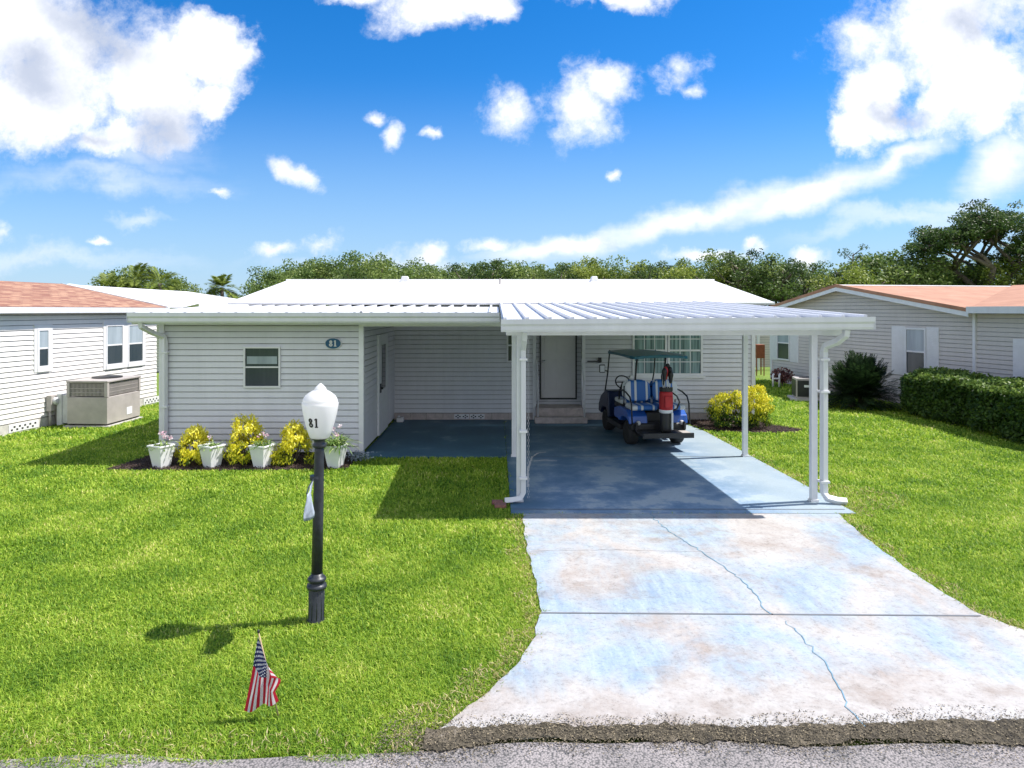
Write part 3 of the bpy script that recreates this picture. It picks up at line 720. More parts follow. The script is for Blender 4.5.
def mulch_bed(poly, label, sc=1):
    sheet('garden_bed', poly, .004, M['mulch_soil'], th=.05)
    xs_, ys_ = [p[0] for p in poly], [p[1] for p in poly]
    n = int(2600*(max(xs_)-min(xs_))*(max(ys_)-min(ys_))*sc)
    X = rng.uniform(min(xs_), max(xs_), n); Y = rng.uniform(min(ys_), max(ys_), n); k = inpoly(X, Y, poly); X, Y = X[k], Y[k]; n = len(X)
    D = rdir(n); D[:, 2] *= .3; Nn = rdir(n)*.5; Nn[:, 2] = 1
    me = leaf_mesh('bark_mulch', np.stack([X, Y, rng.uniform(.01, .035, n)], 1), D, Nn, rng.uniform(.02, .05, n), rng.uniform(.01, .02, n), rng.random(n), M['mulch'])
    o = link(bpy.data.objects.new('bark_mulch', me)); tag(o, label, 'mulch', kind='stuff')
mulch_bed(BEDL, 'dark bark mulch under the white pots and yellow shrubs')
mulch_bed(BEDR, 'dark bark mulch round the yellow green bushes right of the golf cart')

# ================================================================== MAIN HOUSE
house = thing('manufactured_home', 'light grey sided single storey home with white metal roof and open carport, in the middle', 'house', (0, 16.75, 0))
W = .02452
YW = 16.75
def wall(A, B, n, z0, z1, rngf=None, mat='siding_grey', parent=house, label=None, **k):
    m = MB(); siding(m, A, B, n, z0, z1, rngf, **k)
    o = m.build('wall', M[mat], parent); two_tone(o, m.g, M['lap_shade'])
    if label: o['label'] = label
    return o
Fn = (0, -1)
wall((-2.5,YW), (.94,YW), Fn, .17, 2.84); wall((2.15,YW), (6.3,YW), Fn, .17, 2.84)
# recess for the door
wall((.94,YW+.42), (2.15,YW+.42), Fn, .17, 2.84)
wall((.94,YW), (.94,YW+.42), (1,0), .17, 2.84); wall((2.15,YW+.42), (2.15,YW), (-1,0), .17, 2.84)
# gable ends and rear
RY, RZ, EZ = 20.9, 3.58, 2.86
def gable_rng(y0, y1, eave, ry, rz):
    def f(z):
        if z <= eave: return (0, y1-y0)
        t = (z-eave)/(rz-eave); return ((ry-y0)*t, (y1-y0)-(y1-ry)*t)
    return f
YB = 25.5
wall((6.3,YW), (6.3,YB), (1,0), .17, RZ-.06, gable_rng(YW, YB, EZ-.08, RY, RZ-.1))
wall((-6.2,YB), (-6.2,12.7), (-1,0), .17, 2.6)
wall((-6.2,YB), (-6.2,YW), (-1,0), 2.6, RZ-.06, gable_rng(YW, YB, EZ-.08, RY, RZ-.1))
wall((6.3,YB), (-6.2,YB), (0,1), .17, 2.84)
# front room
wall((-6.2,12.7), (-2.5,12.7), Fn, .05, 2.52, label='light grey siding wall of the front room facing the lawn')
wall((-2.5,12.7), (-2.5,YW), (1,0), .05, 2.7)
# skirting with joints
m = MB()
for (a, b) in ((-2.5,.94),(2.15,6.3)):
    x = a
    while x < b-.01:
        x2 = min(x+.4, b); m.box(x+.003, x2-.003, YW-.022, YW+.05, .0, .17); x = x2
m.box(.945,2.145,YW+.40,YW+.47,0,.17)
sk = m.build('skirting', M['skirt'], house)
for x0 in (-1.02, -.64):
    m = MB(); m.box(x0, x0+.36, YW-.032, YW-.022, .035, .15); v = m.build('vent_block', M['trim_white'], house)
    m = MB()
    for k in range(2):
        cx = x0+.09+.18*k
        for (dx, dz) in ((0,.03),(0,-.03),(.045,0),(-.045,0)):
            m.box(cx+dx-.018, cx+dx+.018, YW-.036, YW-.0325, .0925+dz-.014, .0925+dz+.014)
    two_tone(v, m, M['dark'])
# corner trims
for (x, y, z1) in ((-2.5,12.7,2.5),(-6.2,12.7,2.5),(6.3,YW,2.8)):
    m = MB(); m.box(x-.045, x+.045, y-.045, y+.045, .0, z1); m.build('corner_trim', M['trim_white'], house)
for x in (.90, 2.11):
    m = MB(); m.box(x, x+.08, YW-.03, YW+.01, .0, 2.7); m.build('corner_trim', M['trim_white'], house)
# main gable roof
m = MB()
ov = 16.3
def gable_roof(mb, x0, x1, y0, y1, ry, ez, rz, th=.07):
    for (ya, yb) in ((y0, ry), (y1, ry)):
        mb.hexa([(x0,ya,ez-th),(x1,ya,ez-th),(x1,yb,rz-th),(x0,yb,rz-th),(x0,ya,ez),(x1,ya,ez),(x1,yb,rz),(x0,yb,rz)])
gable_roof(m, -6.4, 6.66, ov, 25.5, RY, 2.88, 3.60, .05)
rf = m.build('roof', M['roof_white'], house)
m = MB(); m.tube([(-6.42,RY,3.605),(6.68,RY,3.605)], .035, 8); m.build('ridge_cap', M['roof_white'], rf)
for (u, dy, w_) in ((405,-.25,.28),(594,-.2,.26)):
    x = xat(u, RY+dy); m = MB(); m.hexa([(x-w_/2,RY+dy-.15,3.5),(x+w_/2,RY+dy-.15,3.5),(x+w_/2,RY+dy+.15,3.5),(x-w_/2,RY+dy+.15,3.5),(x-w_/2+.05,RY+dy-.1,3.72),(x+w_/2-.05,RY+dy-.1,3.72),(x+w_/2-.05,RY+dy+.1,3.72),(x-w_/2+.05,RY+dy+.1,3.72)])
    m.build('roof_vent', M['trim_white'], rf, bevel=.02)
m = MB(); m.tube([(xat(500,20),20.0,3.4),(xat(500,20),20.0,3.62)], .03, 10); m.build('vent_pipe', M['grey_metal'], rf)
# patio roof over room and patio
m = MB(); pan_roof(m, -6.56, .06, 12.3, 16.28, 2.615, 2.775)
pr = m.build('patio_roof', M['white_metal'], house)
def gutter(mb, x0, x1, y0, z0, z1, dz=0, w=.11):
    # K-style: back, floor and an ogee front, open top
    prof = [(w,z0),(w*.1,z0),(0,z0+.03),(.0,z0+(z1-z0)*.45),(-.022,z0+(z1-z0)*.62),(-.022,z1),(-.010,z1),(-.010,z0+(z1-z0)*.64),(.012,z0+(z1-z0)*.47),(.012,z0+.035),(w*.15,z0+.012),(w,z0+.012)]
    n = len(prof)
    mb.add([(x0, y0+p[0], p[1]) for p in prof]+[(x1, y0+p[0], p[1]+dz) for p in prof],
           [tuple(range(n))[::-1], tuple(range(n, 2*n))]+[(i, (i+1) % n, n+(i+1) % n, n+i) for i in range(n)])
    for x, d in ((x0-.004, 0), (x1, dz)): mb.box(x, x+.004, y0-.02, y0+w, z0+d, z1+d)
m = MB(); gutter(m, -6.58, .06, 12.19, 2.475, 2.655); m.box(-6.56,.06,12.302,12.33,2.44,2.61)
m.build('gutter', M['white_metal'], pr)
# carport roof
m = MB(); pan_roof(m, .08, 5.05, 9.24, 16.28, 2.55, 2.835, zx=.035)
cr_ = m.build('carport_roof', M['white_metal'], house)
m = MB(); gutter(m, .07, 5.06, 9.13, 2.405, 2.575, dz=.035); m.build('gutter', M['white_metal'], cr_)
m = MB(); m.box(.14,4.84,9.56,9.64,2.345,2.5)
m.build('beam', M['trim_white'], cr_)
m = MB(); m.box(.29,.37,9.645,16.6,2.42,2.53); m.build('beam', M['trim_white'], cr_)
m = MB(); m.box(4.46,4.54,9.645,16.6,2.44,2.57); m.build('beam', M['trim_white'], cr_)
m = MB(); m.box(-2.45,.285,12.5,12.58,2.40,2.6); m.build('beam', M['trim_white'], pr)
for (x, y, h) in ((.33,9.6,2.35),(.33,12.54,2.42),(4.46,9.6,2.35),(4.57,12.54,2.44)):
    m = MB(); m.box(x-.042,x+.042,y-.042,y+.042,.01,h); m.box(x-.055,x+.055,y-.055,y+.055,.012,.045)
    m.build('post', M['trim_white'], house, bevel=.004)
# downspouts
def spout(pts, w=.042, name='downspout', parent=house):
    m = MB(); m.tube(pts, w*1.2, 4); o = m.build(name, M['white_metal'], parent, bevel=.006); return o
sp = spout([(.39,9.3,2.41),(.39,9.34,2.30),(.38,9.50,2.14),(.38,9.51,.16),(.34,9.5,.08),(.22,9.48,.065),(.12,9.47,.06)])
for z in (2.0, 1.0, .35):
    m = MB(); m.box(.325,.435,9.445,9.56,z,z+.03); m.build('strap', M['trim_white'], sp)
sp = spout([(4.72,9.2,2.44),(4.72,9.22,2.36),(4.66,9.32,2.27),(4.56,9.46,2.20),(4.56,9.5,2.12),(4.56,9.5,.16),(4.60,9.48,.09),(4.72,9.45,.06),(4.84,9.42,.055)], .046)
for z in (2.0, 1.55, .3):
    m = MB(); m.box(4.495,4.62,9.44,9.56,z,z+.03); m.build('strap', M['trim_white'], sp)
sp = spout([(-6.38,12.26,2.48),(-6.38,12.28,2.40),(-6.28,12.5,2.28),(-6.13,12.62,2.20),(-6.12,12.625,2.1),(-6.12,12.625,.1)], .045)
for z in (1.9, .9):
    m = MB(); m.box(-6.18,-6.06,12.57,12.69,z,z+.03); m.build('strap', M['trim_white'], sp)
# windows
A0, B0 = (0,12.7), (1,12.7)
w_ = window(house, A0, B0, Fn, -4.68, -4.00, 1.26, 2.02, panes=('screen','screen'), frame=.03, label='small dark sash window of the front room')
m = MB(); m.wbox(A0,B0,Fn,.028,.034,-4.62,-4.06,1.70,1.84); m.build('window_shade', M['blind'], w_)
A1, B1 = (0,YW), (1,YW)
window(house, A1, B1, Fn, 3.34, 4.185, 1.10, 2.32, cols=3, rows=4, panes=('curtain','curtain'), label='left sash of the wide gridded window behind the golf cart')
window(house, A1, B1, Fn, 4.205, 5.06, 1.10, 2.32, cols=3, rows=4, panes=('curtain','curtain'), label='right sash of the wide gridded window behind the golf cart')
m = MB(); m.wbox(A1,B1,Fn,0,.07,3.28,5.12,1.04,1.10); m.build('window_sill', M['trim_white'], house)
window(house, A1, B1, Fn, .26, .62, 1.42, 2.25, panes=('screen','screen'), frame=.04, label='narrow dark window between the patio and the front door')
# front door
m = MB(); YD = YW+.42
m.box(1.13,1.99,YD-.05,YD-.02,.50,2.52)
for (a, b, c, d_) in ((1.21,1.52,1.62,2.3),(1.60,1.91,1.62,2.3),(1.21,1.52,.7,1.45),(1.60,1.91,.7,1.45)):
    m.box(a,b,YD-.058,YD-.0495,c,d_)
dr = m.build('front_door', M['door_grey'], house, bevel=.003)
m = MB(); m.box(1.10,1.13,YD-.07,YD-.015,.46,2.55); m.box(1.99,2.025,YD-.07,YD-.015,.46,2.55); m.box(1.13,1.99,YD-.065,YD-.015,.46,.50); m.build('door_seal', M['black'], dr)
m = MB(); m.lathe([(.0,-.06),(.028,-.055),(.03,-.035),(.012,-.02),(.012,0)], (1.20,YD-.05,1.42), 12, 'y'); m.build('handle', M['chrome'], dr, smooth=True)
# side door of the room
m = MB(); A2, B2, n2_ = (-2.5,12.7), (-2.5,16.75), (1,0)
m.wbox(A2,B2,n2_,.0,.05,1.62,2.78,.06,2.18); sd = m.build('side_door', M['trim_white'], house)
m = MB(); m.wbox(A2,B2,n2_,.05,.058,1.95,2.42,1.0,1.95); m.build('pane', M['glass'], sd)
m = MB(); m.wbox(A2,B2,n2_,.05,.11,1.74,1.79,1.02,1.07); m.wbox(A2,B2,n2_,.0502,.07,1.72,1.81,.95,1.14); m.build('handle', M['black'], sd)
# oval number plate
def text_mesh(txt, size, ext=.003, bold=0):
    cu = bpy.data.curves.new('t', 'FONT'); cu.body = txt; cu.size = size; cu.extrude = ext; cu.offset = bold; cu.align_x = 'CENTER'; cu.align_y = 'CENTER'
    o = bpy.data.objects.new('t', cu); COL.objects.link(o)
    dg = bpy.context.evaluated_depsgraph_get(); me = bpy.data.meshes.new_from_object(o.evaluated_get(dg)); bpy.data.objects.remove(o); return me
def numerals_81(h, t, depth):
    """flat slab-serif 81, centred, in the local xy plane"""
    m = MB(); w = h*.56
    def ring(cx, cy, rx, ry, n=28):
        o_ = len(m.v)
        for zz in (0, depth):
            for k in range(n):
                a = 2*PI*k/n; c, s_ = math.cos(a), math.sin(a); m.v.append((cx+rx*c, cy+ry*s_, zz)); m.v.append((cx+(rx-t*1.25)*c, cy+(ry-t)*s_, zz))
        for k in range(n):
            a, b = 2*k, 2*((k+1) % n); m.f.append((o_+2*n+a, o_+2*n+b, o_+2*n+b+1, o_+2*n+a+1)); m.f.append((o_+a, o_+b, o_+2*n+b, o_+2*n+a)); m.f.append((o_+a+1, o_+b+1, o_+2*n+b+1, o_+2*n+a+1))
    x0 = -h*.36
    ring(x0, h*.245, w*.44, h*.255); ring(x0, -h*.235, w*.52, h*.265)
    x1 = h*.34
    m.box(x1-t*.62, x1+t*.62, -h*.5+t*.8, h*.5, 0, depth); m.box(x1-h*.2, x1+h*.2, -h*.5, -h*.5+t*.79, 0, depth)
    m.hexa([(x1-h*.2,h*.5-t*1.3,0),(x1-t*.63,h*.5-t*.9,0),(x1-t*.63,h*.5,0),(x1-h*.2,h*.5-t*.6,0),(x1-h*.2,h*.5-t*1.3,depth),(x1-t*.63,h*.5-t*.9,depth),(x1-t*.63,h*.5,depth),(x1-h*.2,h*.5-t*.6,depth)])
    me = bpy.data.meshes.new('numerals'); me.from_pydata(m.v, [], m.f); return me
sg = thing('number_plate', 'dark blue oval house number plate reading 81 on the siding', 'sign', (-3.02,12.68,2.08))
def oval(rx, rz, y0, y1, n=40):
    m = MB(); m.prism([(-3.02+rx*math.cos(2*PI*k/n), 2.08+rz*math.sin(2*PI*k/n)) for k in range(n)], y0, y1, 'y'); return m
oval(.155,.108,12.662,12.684).build('rim', M['grey_pale'], sg)
oval(.142,.096,12.655,12.6615).build('plate', M['navy'], sg)
tm = numerals_81(.115, .021, .003); tm.materials.clear(); tm.materials.append(M['grey_pale']); to = link(bpy.data.objects.new('numerals', tm), sg)
to.rotation_euler = (PI/2,0,0); to.location = (0,-.0255,0)
# steps and rails
st = thing('entry_steps', 'two block steps with white handrails below the front door', 'steps', (1.56,YW,0))
m = MB(); m.box(.92,2.16,YW-.62,YW-.33,.016,.16); m.build('step', M['skirt'], st, bevel=.01)
m = MB(); m.box(.97,2.10,YW-.325,YW+.36,.016,.34); m.build('step', M['skirt'], st, bevel=.01)
for x in (1.0, 2.10):
    m = MB(); m.tube([(x,YW-.5,.16),(x,YW-.5,.98),(x,YW-.4,1.06),(x,YW-.04,1.45),(x,YW-.02,1.5)], .018, 8); m.tube([(x,YW-.05,.5),(x,YW-.05,1.44)], .014, 8); m.build('handrail', M['trim_white'], st, smooth=True)
# bracket on the wall
br = MB(); zb = zat(361, YW); br.box(2.23,2.52,YW-.09,YW-.065,zb-.015,zb+.012); br.tube([(2.53,YW,zb),(2.53,YW-.1,zb+.01)], .05, 10); br.box(2.50,2.58,YW-.06,YW-.012,zb-.03,zb+.09)
o = br.build('wall_bracket', M['black'], None); o.location = (0,0,0); tag(o, 'black metal bracket on the siding between front door and golf cart', 'bracket')
# hanging chain by the left carport post
m = MB()
for k in range(58):
    z = 2.36-.04*k
    r_ = .011; m.tube([(.455+(r_ if k % 2 else 0),9.62+(0 if k % 2 else r_),z),(.455+(r_ if k % 2 else 0),9.62+(0 if k % 2 else r_),z-.03)], .004, 4); m.tube([(.455-(r_ if k % 2 else 0),9.62-(0 if k % 2 else r_),z),(.455-(r_ if k % 2 else 0),9.62-(0 if k % 2 else r_),z-.03)], .004, 4)
o = m.build('chain', M['grey_pale']); tag(o, 'thin pale chain hanging beside the left front carport post', 'chain')
# splash brick
m = MB(); m.box(-.02,.14,9.28,9.42,.0,.05); m.box(-.06,.10,9.44,9.56,.0,.048); o = m.build('splash_block', M['brick_red'], bevel=.008); tag(o, 'reddish brown brick under the left carport downspout elbow', 'brick')
m = MB(); m.box(-2.38,-2.22,16.3,16.5,.016,.13); m.box(-2.36,-2.3,16.34,16.4,.13,.17); o = m.build('small_box', M['trim_white'], bevel=.02); tag(o, 'small white plastic box in the back corner of the patio', 'box')

# ================================================================== LEFT NEIGHBOUR
lh = thing('shingled_home', 'white sided home with salmon shingle roof at the left edge', 'house', (LA.x, LA.y, 0))
def lpt(s, t): p = LA+Ld*s+Ln*t; return (p.x, p.y)
Llen = (LB-LA).length; WL = 6.6
lA, lB = lpt(-8.5, 0), lpt(Llen, 0); tot = Llen+8.5
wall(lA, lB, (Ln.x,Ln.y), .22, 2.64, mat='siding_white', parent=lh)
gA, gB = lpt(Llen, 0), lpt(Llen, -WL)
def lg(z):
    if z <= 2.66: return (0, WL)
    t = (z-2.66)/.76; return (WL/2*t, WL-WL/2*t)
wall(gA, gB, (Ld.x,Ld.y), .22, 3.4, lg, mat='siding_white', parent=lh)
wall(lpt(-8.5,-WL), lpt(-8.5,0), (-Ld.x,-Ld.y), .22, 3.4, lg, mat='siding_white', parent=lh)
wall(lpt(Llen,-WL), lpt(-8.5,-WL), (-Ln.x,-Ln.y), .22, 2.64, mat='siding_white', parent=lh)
m = MB(); m.wbox(lA, lB, (Ln.x,Ln.y), -.05, .012, 0, tot, -.02, .215); m.wbox(gA, gB, (Ld.x,Ld.y), -.05, .012, .02, WL, -.02, .215); m.build('skirting', M['concrete_pad'], lh)
def lwin_s(u):   # distance along wall from the far start where the sight line crosses
    k = (u-U0)/F; return (k*LA.y-LA.x)/(Ld.x-k*Ld.y)+8.5
for (ua, ub) in ((8,38),(143,160)):
    s0, s1 = lwin_s(ua), lwin_s(ub); m = MB(); m.wbox(lA,lB,(Ln.x,Ln.y),.012,.022,s0,s1,.03,.20); v = m.build('vent_block', M['trim_white'], lh)
    m = MB(); k = s0+.05; i = 0
    while k < s1-.06:
        m.wbox(lA,lB,(Ln.x,Ln.y),.022,.025,k,k+.05,.06+.06*(i%2),.10+.06*(i%2)); k += .07; i += 1
    two_tone(v, m, M['dark'])
for (ua, ub, z0, z1, lb) in ((36.5,48.5,1.37,2.27,'narrow white framed sash window'),(105,122.5,1.24,2.32,'left sash of the paired windows'),(127,142.5,1.24,2.32,'right sash of the paired windows')):
    window(lh, lA, lB, (Ln.x,Ln.y), lwin_s(ua), lwin_s(ub), z0, z1, panes=('blind','screen'), frame=.045, surround=.09, label=lb, depth=.04)
# roof with uv in metres
def uvquad(name, quads, mat, parent):
    me = bpy.data.meshes.new(name); vs, fs, uvs = [], [], []; o0 = org(parent)
    for q, uv in quads:
        n0 = len(vs); vs += [tuple(Vector(p)-o0) for p in q]; fs.append(tuple(range(n0, n0+len(q)))); uvs += uv
    me.from_pydata(vs, [], fs); ul = me.uv_layers.new(name='UVMap')
    for i, uv in enumerate(uvs): ul.data[i].uv = uv
    me.materials.append(mat); o = bpy.data.objects.new(name, me); link(o, parent)
    sm = o.modifiers.new('t', 'SOLIDIFY'); sm.thickness = .06; sm.offset = 0
    return o
ez_, rz_ = 2.75, 3.46
e0, e1 = lpt(-8.8,.14), lpt(Llen+.25,.14); r0, r1 = lpt(-8.8,-WL/2), lpt(Llen+.25,-WL/2); f0, f1 = lpt(-8.8,-WL-.14), lpt(Llen+.25,-WL-.14)
LLn = tot+.55; SL = math.hypot(WL/2+.14, rz_-ez_)
uvquad('roof', [([(*e0,ez_),(*e1,ez_),(*r1,rz_),(*r0,rz_)], [(0,0),(LLn,0),(LLn,SL),(0,SL)]), ([(*f1,ez_),(*f0,ez_),(*r0,rz_),(*r1,rz_)], [(0,0),(LLn,0),(LLn,SL),(0,SL)])], M['shingle'], lh)
m = MB(); m.wbox(lpt(-8.8,0), lpt(Llen+.27,0), (Ln.x,Ln.y), .145, .25, 0, LLn+.02, 2.63, 2.765); m.build('gutter', M['white_metal'], lh)
m = MB()
for (pa, pb) in ((lpt(Llen+.27,.20), lpt(Llen+.27,-WL/2)), (lpt(Llen+.27,-WL-.20), lpt(Llen+.27,-WL/2))):
    q = Vector((Ld.x,Ld.y))*.03
    m.hexa([(pa[0],pa[1],2.63),(pb[0],pb[1],3.33),(pb[0]+q.x,pb[1]+q.y,3.33),(pa[0]+q.x,pa[1]+q.y,2.63),(pa[0],pa[1],2.80),(pb[0],pb[1],3.505),(pb[0]+q.x,pb[1]+q.y,3.505),(pa[0]+q.x,pa[1]+q.y,2.80)])
m.build('rake_board', M['trim_white'], lh)
p_ = lpt(3.0-2.9,-WL/2-.1); m = MB(); m.box(p_[0]-.15,p_[0]+.15,p_[1]-.15,p_[1]+.15,3.4,3.56); m.build('roof_vent', M['dark'], lh)
# package air conditioner
ac = thing('air_conditioner', 'large beige grey packaged air conditioner against the white neighbouring home', 'air conditioner', (-9.40,16.42,0), R(-3)); ac.scale = (.92,.92,.98)
def lbox(name, mat, parent, *b, bevel=0):
    m = MB()
    for q in b: m.box(*q)
    return m.build(name, mat, parent, world=False, bevel=bevel)
lbox('pad', M['concrete_pad'], ac, (-.58,.58,-.78,.78,-.03,.03))
cb = lbox('cabinet', M['grey_metal'], ac, (-.52,.52,-.72,.72,.07,.70), bevel=.01)
lbox('foot_rail', M['black'], ac, (-.5,-.4,-.7,.7,.04,.07)); lbox('foot_rail', M['black'], ac, (.4,.5,-.7,.7,.04,.07))
up = lbox('coil_housing', M['grey_metal'], ac, (-.44,.44,-.64,.64,.72,1.03))
for (x, y) in ((-.49,-.69),(.49,-.69),(.49,.69),(-.49,.69)):
    lbox('corner_post', M['grey_metal'], ac, (x-.04,x+.04,y-.04,y+.04,.705,1.04), bevel=.004)
lbox('top_panel', M['grey_metal'], ac, (-.54,.54,-.74,.74,1.042,1.09), bevel=.012)
b_ = []
for k in range(26): b_.append((-.43+.034*k,-.43+.034*k+.014,-.71,-.68,.72,1.03))
for k in range(38): b_.append((.47,.50,-.63+.034*k,-.63+.034*k+.014,.72,1.03))
b_ += [(-.45,.45,-.715,-.712,.80,.81),(-.45,.45,-.715,-.712,.90,.91),(.502,.506,-.65,.65,.80,.81),(.502,.506,-.65,.65,.90,.91)]
lbox('louvre', M['grey_metal'], ac, *b_)
lbox('coil', M['black'], ac, (-.455,.455,-.66,-.645,.715,1.035)); lbox('coil', M['black'], ac, (.445,.46,-.65,.65,.715,1.035))
m = MB(); m.lathe([(.36,1.088),(.36,1.12),(.30,1.125),(.10,1.135),(.0,1.135)], (0,.1,0), 28); m.build('fan_guard', M['black'], ac, world=False)
lbox('label_plate', M['pot'], ac, (.522,.527,.10,.34,.18,.36))
db_ = MB(); db_.box(-10.25,-10.12,15.92,16.6,.0,.75); db_.box(-10.24,-9.95,15.95,16.3,.05,.72); o = db_.build('duct_box', M['grey_pale'], bevel=.02); tag(o, 'pale grey duct box between the white home and its air conditioner', 'duct')
mt_ = thing('electric_meter', 'grey electric meter and pipes on the white home left of its air conditioner', 'meter', (-10.3,15.6,0))
mx_ = lpt(lwin_s(49)-8.5,.08); m = MB(); m.box(mx_[0]-.06,mx_[0]+.06,mx_[1]-.12,mx_[1]+.12,.35,.72); m.build('meter_box', M['grey_metal'], mt_, bevel=.01)
m = MB(); m.lathe([(.09,-.02),(.09,.06),(.07,.09),(0,.09)], (mx_[0]+.06,mx_[1],.58), 16, 'x'); m.build('dial', M['grey_pale'], mt_, smooth=True)
m = MB(); m.tube([(mx_[0],mx_[1]-.07,0),(mx_[0],mx_[1]-.07,.36)], .03, 8); m.tube([(mx_[0]+.04,mx_[1]+.08,.36),(mx_[0]+.1,mx_[1]+.1,.16),(mx_[0]+.14,mx_[1]+.25,.05)], .022, 8); m.tube([(mx_[0],mx_[1]+.2,0),(mx_[0],mx_[1]+.2,.28)], .05, 8); m.build('pipe', M['grey_metal'], mt_, smooth=True)

# white home behind the left neighbour
bh = thing('white_roofed_home', 'white home with white metal roof seen beyond the salmon roof', 'house', (-19,31,0))
m = MB(); xe, xr, xw, y0_, y1_ = xat(199,29.6), xat(70,29.6), xat(70,29.6)-6, 29.6, 41
ze, zr = zat(304,29.6), zat(284.5,29.6)
m.hexa([(xe,y0_,ze-.12),(xe,y1_,ze-.12),(xr,y1_,zr-.12),(xr,y0_,zr-.12),(xe,y0_,ze),(xe,y1_,ze),(xr,y1_,zr),(xr,y0_,zr)])
m.hexa([(xw,y0_,ze-.12),(xw,y1_,ze-.12),(xr,y1_,zr-.12),(xr,y0_,zr-.12),(xw,y0_,ze),(xw,y1_,ze),(xr,y1_,zr),(xr,y0_,zr)])
m.build('roof', M['roof_white'], bh)
m = MB(); m.add([(xw-.1,27.4,2.80),(xe+.3,27.4,2.80),(xe+.04,y0_-.002,ze+.03),(xr,y0_-.002,zr+.04)], [(0,1,2,3)]); m.build('hip_roof', M['roof_white'], bh)
def bg(z):
    a, b_ = xw+.3, xe-.3
    if z <= ze-.15: return (0, b_-a)
    t = (z-ze+.15)/(zr-ze); return ((xr-a)*t, (b_-a)-(b_-xr)*t)
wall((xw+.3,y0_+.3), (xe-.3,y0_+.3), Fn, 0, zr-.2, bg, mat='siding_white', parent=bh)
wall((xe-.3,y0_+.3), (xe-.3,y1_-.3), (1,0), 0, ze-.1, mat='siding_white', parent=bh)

# ================================================================== RIGHT NEIGHBOUR
rh = thing('coral_roofed_home', 'beige sided home with coral roof and white shutters at the right edge', 'house', (RA.x, RA.y, 0))
def rpt(s, t): p = RA+Rd*s+Rn*t; return (p.x, p.y)
RL = (RB-RA).length; rs_ = 4.1; RZ2 = 3.42
def rg(z):
    if z <= 2.64: return (0, RL)
    t = (z-2.64)/(RZ2-2.64); return (rs_*t, RL-(RL-rs_)*t)
nR = (Rn.x, Rn.y)
wall(rpt(0,0), rpt(RL,0), nR, .25, RZ2-.02, rg, mat='siding_beige', parent=rh)
wall(rpt(RL+.012,0), rpt(RL+7,0), nR, .25, 2.62, mat='siding_beige', parent=rh)
wall(rpt(0,-9), rpt(0,0), (-Rd.x,-Rd.y), .25, 2.62, mat='siding_beige', parent=rh)
wall(rpt(RL+7,0), rpt(RL+7,-9), (Rd.x,Rd.y), .25, 2.62, mat='siding_beige', parent=rh)
m = MB(); m.wbox(rpt(0,0), rpt(RL+7,0), nR, -.05, .012, 0, RL+7, -.02, .245); m.build('skirting', M['skirt'], rh)
m = MB(); m.wbox(rpt(0,0), rpt(RL,0), nR, 0, .05, RL-.03, RL+.05, .1, 2.62); m.build('corner_trim', M['trim_white'], rh)
m = MB(); m.wbox(rpt(0,0), rpt(RL,0), nR, 0.001, .04, -.05, .05, .1, 2.62); m.build('corner_trim', M['trim_white'], rh)
# roofs: ridge across (away from us), main gable
def rp3(s, t, z): a = rpt(s, t); return (a[0], a[1], z)
ov_ = .32; Wd = 14
m = MB(); th = .07
def slab4(mb, a, b, c, d_, th=.07):
    mb.hexa([(p[0],p[1],p[2]-th) for p in (a,b,c,d_)]+[a,b,c,d_])
eL, eR = 2.70-.03, 2.70
slab4(m, rp3(-.3,ov_,eL), rp3(rs_,ov_,RZ2+.06), rp3(rs_,-Wd,RZ2+.06), rp3(-.3,-Wd,eL))
slab4(m, rp3(rs_,ov_,RZ2+.06), rp3(RL+.12,ov_,eR), rp3(RL+.12,-Wd,eR), rp3(rs_,-Wd,RZ2+.06))
rr = m.build('roof', M['coral'], rh)
m = MB(); slab4(m, rp3(RL+.13,ov_-.02,2.76), rp3(RL+7.2,ov_-.02,2.80), rp3(RL+7.2,-4.6,3.47), rp3(RL-3.2,-4.6,3.47)); m.build('wing_roof', M['coral'], rh)
m = MB(); m.tube([rp3(rs_,ov_+.01,RZ2+.07), rp3(rs_,-Wd,RZ2+.07)], .03, 6); m.build('ridge_cap', M['trim_white'], rr)
# rake fascia + coral drip edge
m = MB()
for (sa, za, sb, zb_) in ((-.32,eL,rs_,RZ2+.06),(RL+.14,eR,rs_,RZ2+.06)):
    m.hexa([rp3(sa,ov_+.002,za-.17),rp3(sb,ov_+.002,zb_-.17),rp3(sb,ov_+.03,zb_-.17),rp3(sa,ov_+.03,za-.17),rp3(sa,ov_+.002,za-.05),rp3(sb,ov_+.002,zb_-.05),rp3(sb,ov_+.03,zb_-.05),rp3(sa,ov_+.03,za-.05)])
m.build('fascia', M['trim_white'], rr)
m = MB()
for (sa, za, sb, zb_) in ((-.32,eL,rs_,RZ2+.06),(RL+.14,eR,rs_,RZ2+.06)):
    m.hexa([rp3(sa,ov_+.002,za-.049),rp3(sb,ov_+.002,zb_-.049),rp3(sb,ov_+.045,zb_-.049),rp3(sa,ov_+.045,za-.049),rp3(sa,ov_+.002,za+.05),rp3(sb,ov_+.002,zb_+.05),rp3(sb,ov_+.045,zb_+.05),rp3(sa,ov_+.045,za+.05)])
m.build('drip_edge', M['coral'], rr)
m = MB(); m.wbox(rpt(0,0), rpt(RL,0), nR, ov_-.02, ov_+.11, RL+.16, RL+7.2, 2.62, 2.785); m.build('gutter', M['white_metal'], rh)
def rwin_s(u): k = (u-U0)/F; return (k*RA.y-RA.x)/(Rd.x-k*Rd.y)
